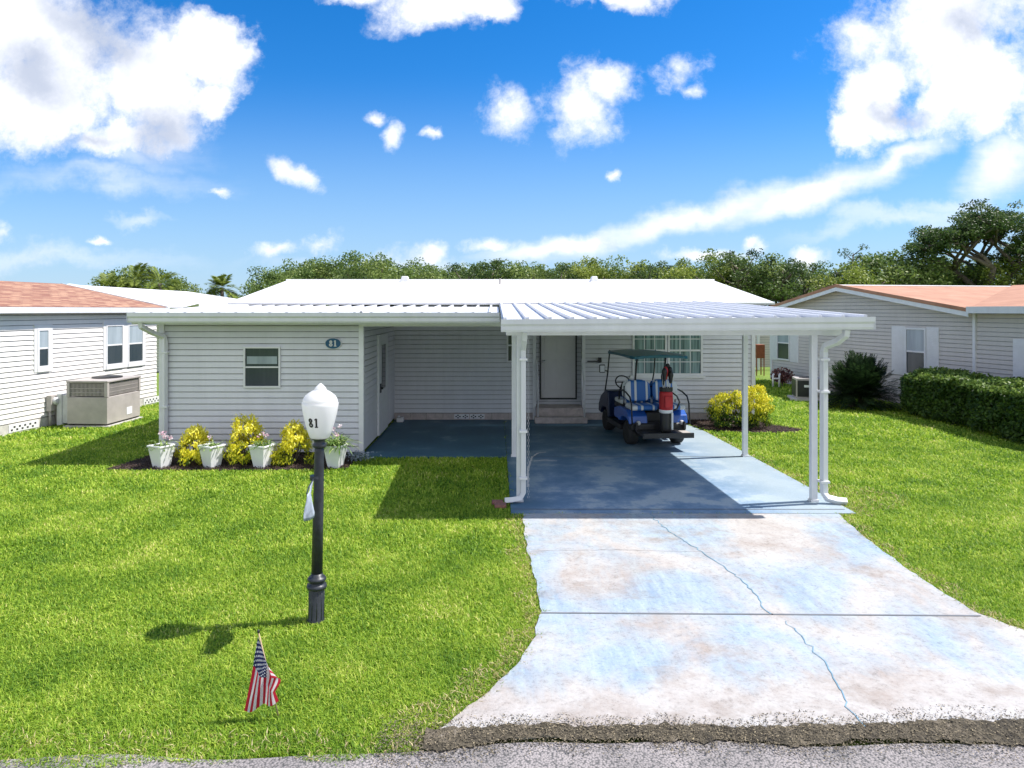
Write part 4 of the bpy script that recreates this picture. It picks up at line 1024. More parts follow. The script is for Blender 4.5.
def shutter(s0, s1, z0, z1):
    m = MB(); A, B = rpt(0,0), rpt(RL,0); m.wbox(A,B,nR,.005,.03,s0,s1,z0,z1)
    z = z0+.06
    while z < z1-.08: m.wbox(A,B,nR,.03,.038,s0+.04,s1-.04,z,z+.03); z += .045
    m.build('shutter', M['trim_white'], rh)
for (a, b, c, d_, z0, z1, lb) in ((770.5,777.5,790.5,799,.85,2.12,'far shuttered window'),(892.5,906,927,939.5,.87,2.20,'near shuttered window with raised blind')):
    window(rh, rpt(0,0), rpt(RL,0), nR, rwin_s(b), rwin_s(c), z0, z1, panes=('blind','screen'), frame=.05, label=lb)
    shutter(rwin_s(a), rwin_s(b)-.01, z0-.03, z1+.03); shutter(rwin_s(c)+.01, rwin_s(d_), z0-.03, z1+.03)
shutter(rwin_s(1014), rwin_s(1030), .9, 2.02)
window(rh, rpt(0,0), rpt(RL,0), nR, rwin_s(1031), rwin_s(1060), .93, 2.0, panes=('blind','screen'), frame=.05)
# condenser
cx, cy = xat(809, 20.6), 20.6
ac2 = thing('condenser_unit', 'small grey condenser with black grille beside the beige home', 'air conditioner', (cx,cy,0), R(-14))
lbox('pad', M['concrete_pad'], ac2, (-.55,.5,-.45,.42,-.03,.07))
lbox('cabinet', M['grey_metal'], ac2, (-.42,.40,-.34,.34,.07,.66), bevel=.01)
lbox('grille', M['black'], ac2, (-.38,.12,-.355,-.342,.12,.60))
lbox('grille', M['black'], ac2, (-.435,-.422,-.30,.30,.12,.60))
lbox('label_plate', M['pot'], ac2, (-.20,.0,-.362,-.356,.40,.47))
m = MB(); m.lathe([(.26,.655),(.26,.68),(.1,.70),(0,.70)], (-.02,0,0), 20); m.build('fan_guard', M['black'], ac2, world=False)
# far end: grey porch wall of the home behind and a brown chest
pb = thing('screened_porch', 'grey porch wall with white post seen between the two homes', 'porch', (xat(765,31),31,0))
m = MB(); siding(m, (xat(745,31.2),31.2), (xat(775,31.2)+1.5,31.2), Fn, .1, 2.5); w_ = m.build('wall', M['siding_beige'], pb); two_tone(w_, m.g, M['lap_shade'])
m = MB(); m.box(xat(744,31),xat(790,31),30.7,34,2.5,2.62); m.build('roof', M['white_metal'], pb)
m = MB(); m.box(xat(757,31)-.05,xat(757,31)+.05,30.8,30.9,.0,2.5); m.build('post', M['trim_white'], pb)
m = MB(); m.box(xat(756.5,28),xat(765,28),28,28.4,.72,1.28); 
for x in (xat(757,28), xat(764.4,28)): m.box(x-.02,x+.02,28.02,28.06,0,.72); m.box(x-.02,x+.02,28.34,28.38,0,.72)
o = m.build('wooden_chest', M['brown'], bevel=.01); tag(o, 'red brown wooden chest on legs seen between the two homes', 'chest')

# ================================================================== PLANTS NEAR
def leaf_obj(name, C, D, N, ln, wd, lc, mat, parent=None, loc=None):
    me = leaf_mesh(name, C, D, N, ln, wd, lc, mat); o = bpy.data.objects.new(name, me); link(o, parent); 
    if loc: o.location = loc
    return o
def yellow_shrub(x, y, r, h, label, group, seed, cone=True, lime=0):
    global rng; rng = np.random.default_rng(seed)
    t = thing('yellow_shrub', label, 'shrub', (x,y,0), 0, group)
    m = MB()
    for k in range(6):
        a = k*1.1; m.tube([(0,0,0),(.3*r*math.cos(a),.3*r*math.sin(a),h*.35),(.5*r*math.cos(a),.5*r*math.sin(a),h*.65)], [.015,.01,.005], 5)
    m.build('stem', M['bark'], t, world=False)
    cs, rs = [], []
    for k in range(62 if cone else 80):
        z = h*(.12+.86*rng.random()**1.1); f = (1-(z/h)**1.4*.78) if cone else math.sqrt(max(.05, 1-((z/h-.42)/.62)**2))
        a = rng.uniform(0, 2*PI); rr_ = r*f*(.62+.38*rng.random())
        cs.append((rr_*math.cos(a), rr_*math.sin(a), z)); rs.append(.06+.075*rng.random())
    C, K = clump_cloud(cs, rs, 4600 if cone else 5200, .9); n = len(C)
    D = rdir(n)*.6; D[:, 2] += .7; out = C.copy(); out[:, 2] = (C[:, 2]-h*.3)*.6; N = rdir(n)*.7+out/(np.linalg.norm(out, axis=1, keepdims=True)+1e-6)
    rad = np.hypot(C[:, 0], C[:, 1])/(r+1e-6)
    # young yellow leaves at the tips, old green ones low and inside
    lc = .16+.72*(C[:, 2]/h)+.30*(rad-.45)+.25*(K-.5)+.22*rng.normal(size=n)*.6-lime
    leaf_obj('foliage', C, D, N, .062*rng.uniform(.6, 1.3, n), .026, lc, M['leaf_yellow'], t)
    return t
GY = 'yellow shrubs along the front wall'
yellow_shrub(xat(195,12.02), 12.02, .38, .60, 'low yellow leaved shrub between the first and second white pots', GY, 21)
yellow_shrub(xat(246,12.0), 12.0, .40, .84, 'tallest yellow leaved shrub, below the dark window', GY, 22)
yellow_shrub(xat(294,12.0), 12.0, .40, .70, 'yellow leaved cone shaped shrub just left of the lamp globe', GY, 23)
GG = 'yellow green bushes right of the golf cart'
yellow_shrub(xat(728,15.6), 15.6, .44, .84, 'rounded yellow green bush left of the carport rear post', GG, 24, False, .34)
yellow_shrub(xat(755,15.6), 15.6, .36, .92, 'brighter yellow green bush right of the carport rear post', GG, 25, False, .20)

def pot_mesh():
    m = MB(); a, b, h, t_ = .098, .152, .355, .015
    def sq(r, z): return [(-r,-r,z),(r,-r,z),(r,r,z),(-r,r,z)]
    V = sq(a,0)+sq(b,h)+sq(b+.012,h)+sq(b+.012,h+.03)+sq(b-t_,h+.03)+sq(b-t_-.01,h-.05)
    Fc = [(0,3,2,1)]
    for k in range(5):
        for i in range(4): Fc.append((4*k+i, 4*k+(i+1)%4, 4*k+4+(i+1)%4, 4*k+4+i))
    m.add(V, Fc); return m
pots = []
def pot_plant(x, y, rz, label, seed, n_l, hgt, fl, group='white square pots with plants'):
    global rng; rng = np.random.default_rng(seed)
    t = thing('plant_pot', label, 'plant pot', (x,y,0), rz, group)
    pot_mesh().build('pot', M['pot'], t, world=False, bevel=.006)
    m = MB(); m.box(-.122,.122,-.122,.122,.27,.31); m.build('soil', M['mulch_soil'], t, world=False)
    # arching strap leaves, each 3 overlapping segments
    C, D, N, ln, lc = [], [], [], [], []
    for k in range(n_l):
        a = rng.uniform(0, 2*PI); el = rng.uniform(.5, 1.4); L = hgt*rng.uniform(.6, 1.15); p = Vector((rng.uniform(-.11,.11), rng.uniform(-.11,.11), .31)); c_ = rng.random()
        for j in range(4):
            e = el-j*.42; d = Vector((math.cos(a)*math.cos(e), math.sin(a)*math.cos(e), math.sin(e))); q = p+d*L/4
            C.append((p+q)/2); D.append(d); N.append(Vector((-math.cos(a)*math.sin(e), -math.sin(a)*math.sin(e), math.cos(e)+.01))); ln.append(L/4*1.5); lc.append(c_); p = q
    g_ = leaf_obj('foliage', np.array([tuple(v) for v in C]), np.array([tuple(v) for v in D]), np.array([tuple(v) for v in N]), np.array(ln), .024, np.array(lc), M['leaf_pot'], t)
    C, D = [], []
    for k in range(fl):
        a = rng.uniform(0, 2*PI); c = Vector((rng.uniform(-.12,.12), rng.uniform(-.12,.12), .34+hgt*rng.uniform(.55, .95)))
        for j in range(14): C.append(tuple(c+Vector(rdir(1)[0])*.03)); D.append(tuple(rdir(1)[0]))
    if fl:
        leaf_obj('blossom', np.array(C), np.array(D), rdir(len(C)), .035, .026, rng.random(len(C)), M['petal'], t)
pot_plant(xat(161.5,11.75), 11.75, R(-24), 'leftmost white square pot at the house corner, with dark pink flowers', 31, 60, .26, 7)
pot_plant(xat(212,11.75), 11.75, R(-30), 'white square pot with a low pale plant between the left and tall yellow shrubs', 32, 80, .22, 1)
pot_plant(xat(262,11.75), 11.75, R(-20), 'white square pot with green leaves and a white flower, right of the tallest shrub', 33, 90, .27, 3)
pot_plant(xat(335.5,11.75), 11.75, R(-14), 'white square pot with bushy green plant just right of the lamp post', 34, 190, .40, 6)
rng = np.random.default_rng(41); n = 500
C = np.stack([xat(359,12.2)+rng.normal(0,.11,n), 12.2+rng.normal(0,.09,n), .03+.13*rng.random(n)], 1)
fl_ = thing('ground_flower', 'small pale blue flowering plant at the corner of the front room', 'flower', (xat(359,12.2),12.2,0))
leaf_obj('foliage', C-np.array([xat(359,12.2),12.2,0]), rdir(n), rdir(n), .035, .02, rng.random(n), M['petal_blue'], fl_)
m = MB()
for k in range(6): m.tube([(0,0,0),(.1*math.cos(k),.1*math.sin(k),.12)], .005, 4)
m.build('stem', M['leaf_pot'], fl_, world=False)

# hedge at right
rng = np.random.default_rng(51)
hx0, hx1, hy0, hy1, hz = 10.65, 11.75, 11.5, 17.9, 1.12
hd = thing('hedge', 'dense dark green clipped hedge in front of the beige home', 'hedge', ((hx0+hx1)/2,(hy0+hy1)/2,0))
cs, rs = [], []
for k in range(1500):
    f = rng.integers(0, 4); x = rng.uniform(hx0,hx1); y = rng.uniform(hy0,hy1); z = rng.uniform(.12,hz)
    bul = .10*math.sin(y*2.3)+.07*math.sin(y*5.1+1)
    if f == 0: x = hx0-bul*.8+.05*rng.random()
    elif f == 1: z = hz+bul*.5-.06*rng.random()
    elif f == 2: x = hx0-bul*.8; 
    elif f == 3 and rng.random() < .5: y = hy1-.1*rng.random()
    # round the far end and shoulders
    ex = (x-(hx0+hx1)/2)/((hx1-hx0)/2); zt = hz*(1-.10*max(0, abs(ex)-.55)/.45*1.0)
    ey = max(0, (y-(hy1-.5))/.5); zt -= .22*ey**2; z = min(z, zt)
    cs.append((x,y,z)); rs.append(rng.uniform(.09,.17))
C, K = clump_cloud(cs, rs, 2300, .9); n = len(C)
out = np.stack([C[:, 0]-(hx0+hx1)/2, np.zeros(n), (C[:, 2]-.3)*1.2], 1); N = rdir(n)*.8+out/(np.linalg.norm(out, axis=1, keepdims=True)+1e-6); D = rdir(n)
C0 = C-np.array([(hx0+hx1)/2,(hy0+hy1)/2,0])
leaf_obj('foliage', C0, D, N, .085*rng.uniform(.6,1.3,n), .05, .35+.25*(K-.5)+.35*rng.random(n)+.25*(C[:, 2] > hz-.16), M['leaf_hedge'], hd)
m = MB()
for k in range(9):
    y = hy0+.4+.7*k
    m = MB()
    for j in range(4): m.tube([(11.2,y,0),(11.2+random.uniform(-.35,.35),y+random.uniform(-.3,.3),.9)], [.03,.012], 5)
    m.build('stem', M['bark'], hd)

# sago-like round bush
rng = np.random.default_rng(61)
sx_, sy_ = xat(859,19.0), 19.0
sb = thing('spiky_palm_bush', 'big dark round bush of stiff radiating fronds beside the beige home', 'bush', (sx_,sy_,0))
CC, DD, NN, LL = [], [], [], []
for (bx, by, bz) in ((-.22,0,.3),(.25,.1,.35),(0,-.15,.45),(.05,.2,.5),(-.05,-.1,.2)):
    C, D, N, ln, st_ = frond_leaves(80, 1.12, -.2, 1.5, .12, 26, .17, .02, (bx,by,bz)); CC.append(C); DD.append(D); NN.append(N); LL.append(ln)
C = np.concatenate(CC); D = np.concatenate(DD); N = np.concatenate(NN); L_ = np.concatenate(LL); k = C[:, 2] > .02; C, D, N, L_ = C[k], D[k], N[k], L_[k]
leaf_obj('foliage', C, D, N, L_, .026, rng.random(len(C)), M['leaf_sago'], sb)
m = MB(); m.tube([(-.2,0,0),(-.22,0,.35)], .10, 8); m.tube([(.2,.1,0),(.25,.1,.4)], .10, 8); m.tube([(0,-.1,0),(0,-.15,.5)], .09, 8); m.build('trunk', M['bark'], sb, world=False)
# small red plant and white pipes near the far corner of the beige home
rng = np.random.default_rng(62); px, py = xat(781,24.3), 24.2
n = 900; C = rdir(n)*(rng.random((n,1))**.4)*np.array([.42,.3,.28])+np.array([0,0,.38])
rp_ = thing('red_leaved_plant', 'small red leaved plant by the far corner of the beige home', 'plant', (px,py,0)); leaf_obj('foliage', C, rdir(n), rdir(n), .09, .045, rng.random(n), M['leaf_red'], rp_)
m = MB(); m.tube([(0,0,0),(0,0,.3)], .02, 6); m.tube([(0,0,.05),(.15,.05,.35)], .012, 6); m.build('stem', M['bark'], rp_, world=False)
m = MB(); px = xat(773,23.9)
for dx in (0,.22): m.tube([(px+dx,23.9,-.02),(px+dx,23.9,.42),(px+dx+.04,23.92,.46)], .035, 8)
m.tube([(px,23.9,.3),(px+.22,23.9,.3)], .03, 8); o = m.build('utility_pipe', M['trim_white'], smooth=True); tag(o, 'white plastic utility pipes rising from the grass by the far beige wall', 'pipe')

# ================================================================== LAMP POST
lx, ly = -1.568, 5.95
lp = thing('lamp_post', 'black lawn lamp post with white acorn globe numbered 81', 'lamp post', (lx,ly,-.03)); lp.rotation_euler = (0, R(1.1), 0)
m = MB(); m.lathe([(.082,0),(.082,.03),(.068,.05),(.066,.30),(.060,.31)], (0,0,0), 20); 
for k in range(10):
    a = 2*PI*k/10; m.tube([(.066*math.cos(a),.066*math.sin(a),.05),(.065*math.cos(a),.065*math.sin(a),.29)], .0045, 6)
m.build('base', M['iron'], lp, world=False, smooth=True)
m = MB(); m.lathe([(.055,.30),(.082,.31),(.088,.325),(.082,.345),(.062,.352),(.060,.368),(.078,.378),(.082,.392),(.072,.408),(.052,.415),(.050,.44)], (0,0,0), 24); m.build('collar', M['iron'], lp, world=False, smooth=True)
m = MB(); m.lathe([(.048,.43),(.046,.9),(.041,1.50),(.040,1.54)], (0,0,0), 20); m.build('pole', M['iron'], lp, world=False, smooth=True)
m = MB(); m.lathe([(.040,1.53),(.056,1.54),(.060,1.56),(.046,1.575),(.048,1.60),(.078,1.615),(.080,1.63),(.0,1.63)], (0,0,0), 20); m.build('fitter', M['iron'], lp, world=False, smooth=True)
gprof = [(.075,1.615),(.082,1.62),(.105,1.68),(.128,1.76),(.146,1.84),(.156,1.90),(.157,1.925),(.148,1.932),(.150,1.94),(.146,1.955),(.128,1.985),(.098,2.010),(.066,2.028),(.052,2.035),(.050,2.045),(.036,2.065),(.018,2.082),(.006,2.092),(.0,2.094)]
m = MB(); m.lathe(gprof, (0,0,0), 40); gl = m.build('globe', M['globe'], lp, world=False, smooth=True)
tm = numerals_81(.082, .014, .002); tm.materials.clear(); tm.materials.append(M['black'])
def grad(z):
    for (r0_, z0_), (r1_, z1_) in zip(gprof, gprof[1:]):
        if z0_ <= z <= z1_: return r0_+(r1_-r0_)*(z-z0_)/(z1_-z0_+1e-9)
    return .1
for v in tm.vertices:
    z = 1.765+v.co.y; a = -PI/2-.16+v.co.x/.15; r_ = grad(z)+.003+v.co.z; v.co = (r_*math.cos(a), r_*math.sin(a), z)
link(bpy.data.objects.new('numerals', tm), gl)
# small banner on the post, edge-on to us
bn = thing('garden_banner', 'small grey banner hanging edge on from the lamp post', 'banner', (lx,ly,1.25))
m = MB(); m.tube([(lx-.01,ly-.04,1.24),(lx+.02,ly-.3,1.238),(lx+.054,ly-.49,1.23)], .006, 6); m.lathe([(.052,-.02),(.055,0),(.052,.02)], (lx,ly,1.24), 16); m.build('bracket', M['iron'], bn)
me = MB(); nu, nv = 14, 8
vs = [];  
for i in range(nu+1):
    for j in range(nv+1):
        s, t_ = i/nu, j/nv; y = ly-.06-.42*s; x = lx-.01+.062*s-.022*math.sin(s*6+t_*2.5)*(.4+t_); z = 1.232-.01*s-(.20+.06*math.sin(s*3))*t_
        vs.append((x,y,z))
me.add(vs, [(i*(nv+1)+j, (i+1)*(nv+1)+j, (i+1)*(nv+1)+j+1, i*(nv+1)+j+1) for i in range(nu) for j in range(nv)])
o = me.build('cloth', M['banner'], bn, smooth=True); sm = o.modifiers.new('t','SOLIDIFY'); sm.thickness = .003

# ================================================================== US FLAG ON A STICK
fd = 4.5
fg = thing('small_flag', 'small american flag hanging limp from a stick in the lawn', 'flag', (xat(270,fd),fd+.03,0))
def fp(u, v, y=0): return Vector((xat(u,fd), fd+y, zat(v,fd)))
m = MB(); m.tube([fp(257.5,634,.02), fp(266,672,.03), fp(277,722,.04)], .005, 8); m.build('stick', M['wood_stick'], fg, smooth=True)
m = MB(); m.lathe([(.0,-.012),(.009,-.006),(.009,.006),(0,.016)], tuple(fp(257.5,633,.02)), 10); m.build('finial', M['black'], fg, smooth=True)
nu, nv = 40, 40
H0, H1, F0, F1 = (258,637), (272,678), (243.5,712), (278,702)
vs, uvs, fs = [], [], []
for i in range(nu+1):
    for j in range(nv+1):
        s, t_ = i/nu, j/nv
        tw = t_**.84; hu = H0[0]+(H1[0]-H0[0])*tw; hv = H0[1]+(H1[1]-H0[1])*tw; fu = F0[0]+(F1[0]-F0[0])*tw; fv = F0[1]+(F1[1]-F0[1])*tw
        e = s; u = hu+(fu-hu)*e; v = hv+(fv-hv)*e
        bulge = math.sin(PI*min(1, s/.55))*max(0, (t_-.45)/.55)**1.2; u += 7*bulge*(1-s*.4); v -= 3*bulge
        v += .8*math.sin(t_*9)*s
        y = .022*math.sin(t_*11+s*2.5)*min(1, s*2+.1)+.03*bulge
        vs.append(tuple(fp(u,v,y)-ORG[fg.name])); uvs.append((s,t_))
fs = [(i*(nv+1)+j, (i+1)*(nv+1)+j, (i+1)*(nv+1)+j+1, i*(nv+1)+j+1) for i in range(nu) for j in range(nv)]
me = bpy.data.meshes.new('cloth'); me.from_pydata(vs, [], fs); ul = me.uv_layers.new(name='UVMap')
for lp_ in me.loops: ul.data[lp_.index].uv = uvs[lp_.vertex_index]
me.materials.append(M['flag']); me.shade_smooth(); link(bpy.data.objects.new('cloth', me), fg)

# ================================================================== GOLF CART
gc = thing('golf_cart', 'blue golf cart with striped blue and white seats parked under the carport', 'golf cart', (3.17,13.75,.014), R(6))
def cb_(name, mat, *b, bevel=.01, parent=gc): 
    m = MB()
    for q in b: m.box(*q)
    return m.build(name, mat, parent, world=False, bevel=bevel)
for (x, y) in ((-.47,0),(.47,0),(-.47,1.62),(.47,1.62)):
    m = MB(); m.lathe([(.13,-.10),(.20,-.105),(.228,-.08),(.235,-.03),(.235,.03),(.228,.08),(.20,.105),(.13,.10)], (x,y,.235), 28, 'x'); w = m.build('wheel', M['rubber'], gc, world=False, smooth=True)
    sgn = -1 if x < 0 else 1
    m = MB(); m.lathe([(.0,.02*sgn),(.05,.06*sgn),(.06,.04*sgn),(.11,.05*sgn),(.135,.095*sgn),(.135,0)], (x,y,.235), 20, 'x'); m.build('rim', M['chrome'], w, world=False)
cb_('chassis', M['black'], (-.42,.42,-.35,1.9,.22,.30), (-.55,.55,.55,1.35,.27,.32), (-.6,-.54,.3,1.3,.24,.34), (.54,.6,.3,1.3,.24,.34))
# rear body: blue shell with sloping tail
def shell(name, prof, x0, x1, mat, inset=.05, bevel=.025):
    m = MB(); n = len(prof)
    m.add([(x0,p[0],p[1]) for p in prof]+[(x1,p[0],p[1]) for p in prof], [tuple(range(n))[::-1], tuple(range(n,2*n))]+[(i,(i+1)%n,n+(i+1)%n,n+i) for i in range(n)])
    return m.build(name, mat, gc, world=False, bevel=bevel)
for (a, b) in ((-.60,-.22),(.22,.60)):
    shell('rear_fender', [(-.30,.44),(-.27,.60),(-.10,.70),(.35,.72),(.75,.64),(.78,.46),(.34,.42),(.27,.50),(.12,.54),(-.12,.54),(-.26,.47)], a, b, M['blue'])
shell('tail_panel', [(-.33,.32),(-.33,.44),(-.24,.50),(-.05,.50),(-.05,.32)], -.56, .56, M['black'])
shell('front_cowl', [(1.28,.34),(1.30,.62),(1.36,.90),(1.52,.92),(1.95,.74),(2.12,.55),(2.14,.36),(1.92,.34),(1.86,.46),(1.74,.52),(1.50,.52),(1.38,.44),(1.36,.34)], -.58, .58, M['cowl'])
cb_('engine_bay', M['black'], (-.215,.215,-.22,.7,.32,.66))
cb_('seat_base', M['black'], (-.56,.56,.32,.86,.66,.74), (-.50,.50,.0,.32,.62,.71))
def cushion(name, x0, x1, y0, y1, z0, z1, rot=0):
    m = MB(); N_ = 10; cxm, cym, czm = (x0+x1)/2, (y0+y1)/2, (z0+z1)/2
    m.box(-(x1-x0)/2,(x1-x0)/2,-(y1-y0)/2,(y1-y0)/2,-(z1-z0)/2,(z1-z0)/2)
    c, s = math.cos(rot), math.sin(rot)
    m.v = [(v[0]+cxm, v[1]*c-v[2]*s+cym, v[1]*s+v[2]*c+czm) for v in m.v]
    return m.build(name, M['stripe'], gc, world=False, bevel=min(.09 if abs(z1-z0) > .2 else .035, (y1-y0)/2.2))
# benches: each has two pads; seat backs back to back
for (a, b) in ((-.55,-.02),(.02,.55)):
    m_ = cushion('seat', a, b, .42, .90, .74, .84)
    m_ = cushion('seat', a, b, -.33, .14, .71, .81)
def back(name, x0, x1, y, z0, z1, th, lean):
    m = MB(); w, h = (x1-x0)/2, (z1-z0)/2; pts = []
    for k in range(32):
        a = 2*PI*k/32; ca, sa = math.cos(a), math.sin(a); e = .55
        pts.append((w*math.copysign(abs(ca)**e, ca), h*math.copysign(abs(sa)**e, sa)))
    for (ty, sc_) in ((-th/2,.86),(-th/4,1),(th/4,1),(th/2,.86)):
        for p in pts: m.v.append(((x0+x1)/2+p[0]*sc_, y+ty+lean*(p[1]*sc_), (z0+z1)/2+p[1]*sc_))
    n = 32
    for k in range(3):
        for i in range(n): m.f.append((k*n+i, k*n+(i+1)%n, (k+1)*n+(i+1)%n, (k+1)*n+i))
    m.f.append(tuple(range(n))[::-1]); m.f.append(tuple(range(3*n,4*n)))
    return m.build(name, M['stripe'], gc, world=False, smooth=False, bevel=.01)
for (a, b) in ((-.55,-.02),(.02,.55)):
    back('seat_back', a, b, .14, .84, 1.26, .07, .10); back('seat_back', a, b, .34, .86, 1.26, .07, -.10)
m = MB(); m.tube([(-.54,.24,.70),(-.54,.24,1.12),(.54,.24,1.12),(.54,.24,.70)], .014, 8); m.build('seat_frame', M['black'], gc, world=False, smooth=True)
for sgn in (-1, 1):
    m = MB(); x = .58*sgn; m.tube([(x,.45,.84),(x,.42,1.02),(x,.2,1.06),(x,-.05,1.04),(x,-.30,.98),(x,-.40,.85),(x,-.45,.45)], .016, 8); m.build('arm_rail', M['black'], gc, world=False, smooth=True)
# roof and struts
m = MB(); N_ = 8
def rz_(x, y): return 1.83-.10*(x/.58)**2*.35-.02*((y-.5)/1)**2
g_ = []
xs_ = [-.58+1.16*i/10 for i in range(11)]; ys_ = [-.48+1.98*j/10 for j in range(11)]
def corner(x, y):
    ex, ey = abs(x)/.58, abs(y-.51)/.99
    if ex > .95 and ey > .95: return x*.93, .51+(y-.51)*.96
    return x, y
V = []
for zz in (0, -.055):
    for x in xs_:
        for y in ys_:
            a, b = corner(x, y); V.append((a, b, rz_(a, b)+zz))
Fc = []
for i in range(10):
    for j in range(10):
        a = i*11+j; Fc.append((a,a+11,a+12,a+1)); Fc.append((121+a,121+a+1,121+a+12,121+a+11))
for j in range(10):
    Fc.append((j,j+1,121+j+1,121+j)); a = 110+j; Fc.append((a,121+a,121+a+1,a+1))
    a = j*11; Fc.append((a,121+a,121+a+11,a+11)); a = j*11+10; Fc.append((a,a+11,121+a+11,121+a))
m.add(V, Fc); m.build('roof', M['teal_roof'], gc, world=False, bevel=.01)
for sgn in (-1, 1):
    m = MB(); m.tube([(.53*sgn,1.75,.82),(.53*sgn,1.50,1.3),(.52*sgn,1.38,1.80)], .016, 8); m.build('strut', M['black'], gc, world=False, smooth=True)
    m = MB(); m.tube([(.30*sgn,.24,.72),(.30*sgn,.24,1.3),(.30*sgn,.10,1.80)], .02, 8); m.build('strut', M['black'], gc, world=False, smooth=True)
m = MB(); m.tube([(-.30+.16*math.cos(2*PI*k/20),1.12+.10*math.sin(2*PI*k/20),1.12+.13*math.sin(2*PI*k/20)) for k in range(21)], .014, 8); m.tube([(-.30,1.12,1.12),(-.30,1.38,.88)], .02, 8); m.tube([(-.45,1.12,1.12),(-.15,1.12,1.12)], .012, 6); m.build('steering_wheel', M['black'], gc, world=False, smooth=True)
m = MB(); m.box(-.74,-.61,1.42,1.46,1.30,1.48); mr_ = m.build('mirror', M['black'], gc, world=False, bevel=.015)
m = MB(); m.box(-.725,-.625,1.412,1.418,1.32,1.46); m.build('mirror_glass', M['pot'], mr_, world=False)  # bright reflection painted on the glass as plain white
m = MB(); m.tube([(-.53,1.5,1.32),(-.62,1.46,1.36)], .01, 6); m.build('mirror_arm', M['black'], mr_, world=False)
# footplate, bumper, lights
cb_('footplate', M['black'], (-.50,.50,-.86,-.36,.30,.335), (-.5,.5,-.87,-.84,.26,.36))
for q in ((-.30,-.25,-.8,-.2,.24,.30), (.25,.30,-.8,-.2,.24,.30), (-.5,-.46,-.44,-.36,.33,.5), (.46,.5,-.44,-.36,.33,.5)): cb_('footplate_bracket', M['black'], q)
cb_('tread_pad', M['grey_metal'], (.32,.48,-.82,-.5,.336,.342), bevel=0)
for x in (-.42, .46):
    m = MB(); m.lathe([(.0,-.03),(.035,-.025),(.045,0),(.045,.03)], (x,-.345,.47), 16, 'y'); m.build('tail_light', M['grey_pale'] , gc, world=False, smooth=True)
m = MB(); m.box(-.09,.09,-.345,-.335,.36,.46); m.build('rear_plate', M['black'], gc, world=False)
# golf bag on the footplate
bg_ = thing('golf_bag', 'red and black golf bag with clubs strapped upright behind the cart seats', 'golf bag', (3.28,13.18,.36), R(6)); bg_.scale = (.88,.88,.94)
m = MB(); m.lathe([(.0,0),(.12,.0),(.13,.03),(.13,.12),(.125,.38),(.12,.40)], (0,0,0), 20); m.build('lower_body', M['black'], bg_, world=False, smooth=True)
m = MB(); m.lathe([(.122,.40),(.145,.44),(.150,.60),(.145,.78),(.135,.82)], (0,0,0), 20); m.build('upper_body', M['red'], bg_, world=False, smooth=True)
m = MB(); m.lathe([(.128,.38),(.148,.395),(.150,.445),(.135,.46)], (0,0,0), 20); m.build('band', M['pot'], bg_, world=False, smooth=True)
m = MB(); m.lathe([(.135,.82),(.145,.83),(.145,.90),(.12,.90),(.12,.84)], (0,0,0), 20); m.build('collar', M['black'], bg_, world=False)
m = MB(); m.box(-.09,.09,-.19,-.12,.50,.74); m.build('pocket', M['red'], bg_, world=False, bevel=.02)
m = MB(); m.box(.07,.11,-.16,-.11,.05,.40); m.build('side_strap', M['pot'], bg_, world=False, bevel=.01)
m = MB(); m.tube([(.13,0,.80),(.24,-.02,.72),(.30,-.02,.60),(.24,-.02,.46),(.14,0,.42)], .018, 6); m.build('shoulder_strap', M['black'], bg_, world=False, smooth=True)
random.seed(5)
for k in range(7):
    a = k*.9; x, y = .07*math.cos(a), .07*math.sin(a); h = random.uniform(1.08,1.28); dx, dy = random.uniform(-.06,.06), random.uniform(-.05,.05)
    m = MB(); m.tube([(x,y,.5),(x+dx,y+dy,h)], .007, 6); cl = m.build('club', M['chrome'], bg_, world=False)
    m = MB(); ex, ey = x+dx, y+dy
    if k != 4:
        m.lathe([(.0,-.16),(.03,-.14),(.045,-.04),(.058,.02),(.052,.07),(.03,.11),(0,.12)], (ex,ey-.01,h), 12); m.build('head_cover', M['black'] if k != 3 else M['red'], cl, world=False, smooth=True)
    else:
        m.hexa([(ex-.01,ey-.01,h),(ex+.07,ey-.02,h-.01),(ex+.07,ey+.01,h-.01),(ex-.01,ey+.01,h),(ex-.01,ey-.01,h+.035),(ex+.08,ey-.02,h+.055),(ex+.08,ey,h+.055),(ex-.01,ey+.01,h+.035)]); m.build('club_head', M['chrome'], cl, world=False)

# ================================================================== TREES BEHIND
TG = 'trees beyond the main home'
ORD = 'first second third fourth fifth sixth seventh eighth ninth tenth eleventh twelfth thirteenth fourteenth fifteenth sixteenth seventeenth eighteenth nineteenth twentieth twenty-first twenty-second twenty-third twenty-fourth twenty-fifth twenty-sixth'.split()
random.seed(3)
tops = [(282,268),(305,260),(330,257),(352,253),(374,253),(398,258),(422,264),(446,263),(468,262),(492,258),(514,261),(538,266),(560,264),(582,257),(604,256),(626,265),(648,263),(670,260),(694,256),(716,251),(738,248),(760,253),(782,256),(804,261),(822,270)]
kinds = ['dense','dense','dense','dense','dense','dense','dense','dense','loose','loose','dense','dense','loose','lime','lime','dense','loose','loose','lime','dense','loose','dense','loose','loose','loose']
LAB = {'dense': 'dense round mid green tree', 'loose': 'loose airy tree', 'lime': 'bright yellow green tree'}
def where(u):
    if u < 300: return 'at the left end of the row behind the white roof'
    return None
MT = {'dense': 'leaf_mid', 'loose': 'leaf_dark', 'lime': 'leaf_lime', 'oak': 'leaf_dark', 'sparse': 'leaf_dark'}
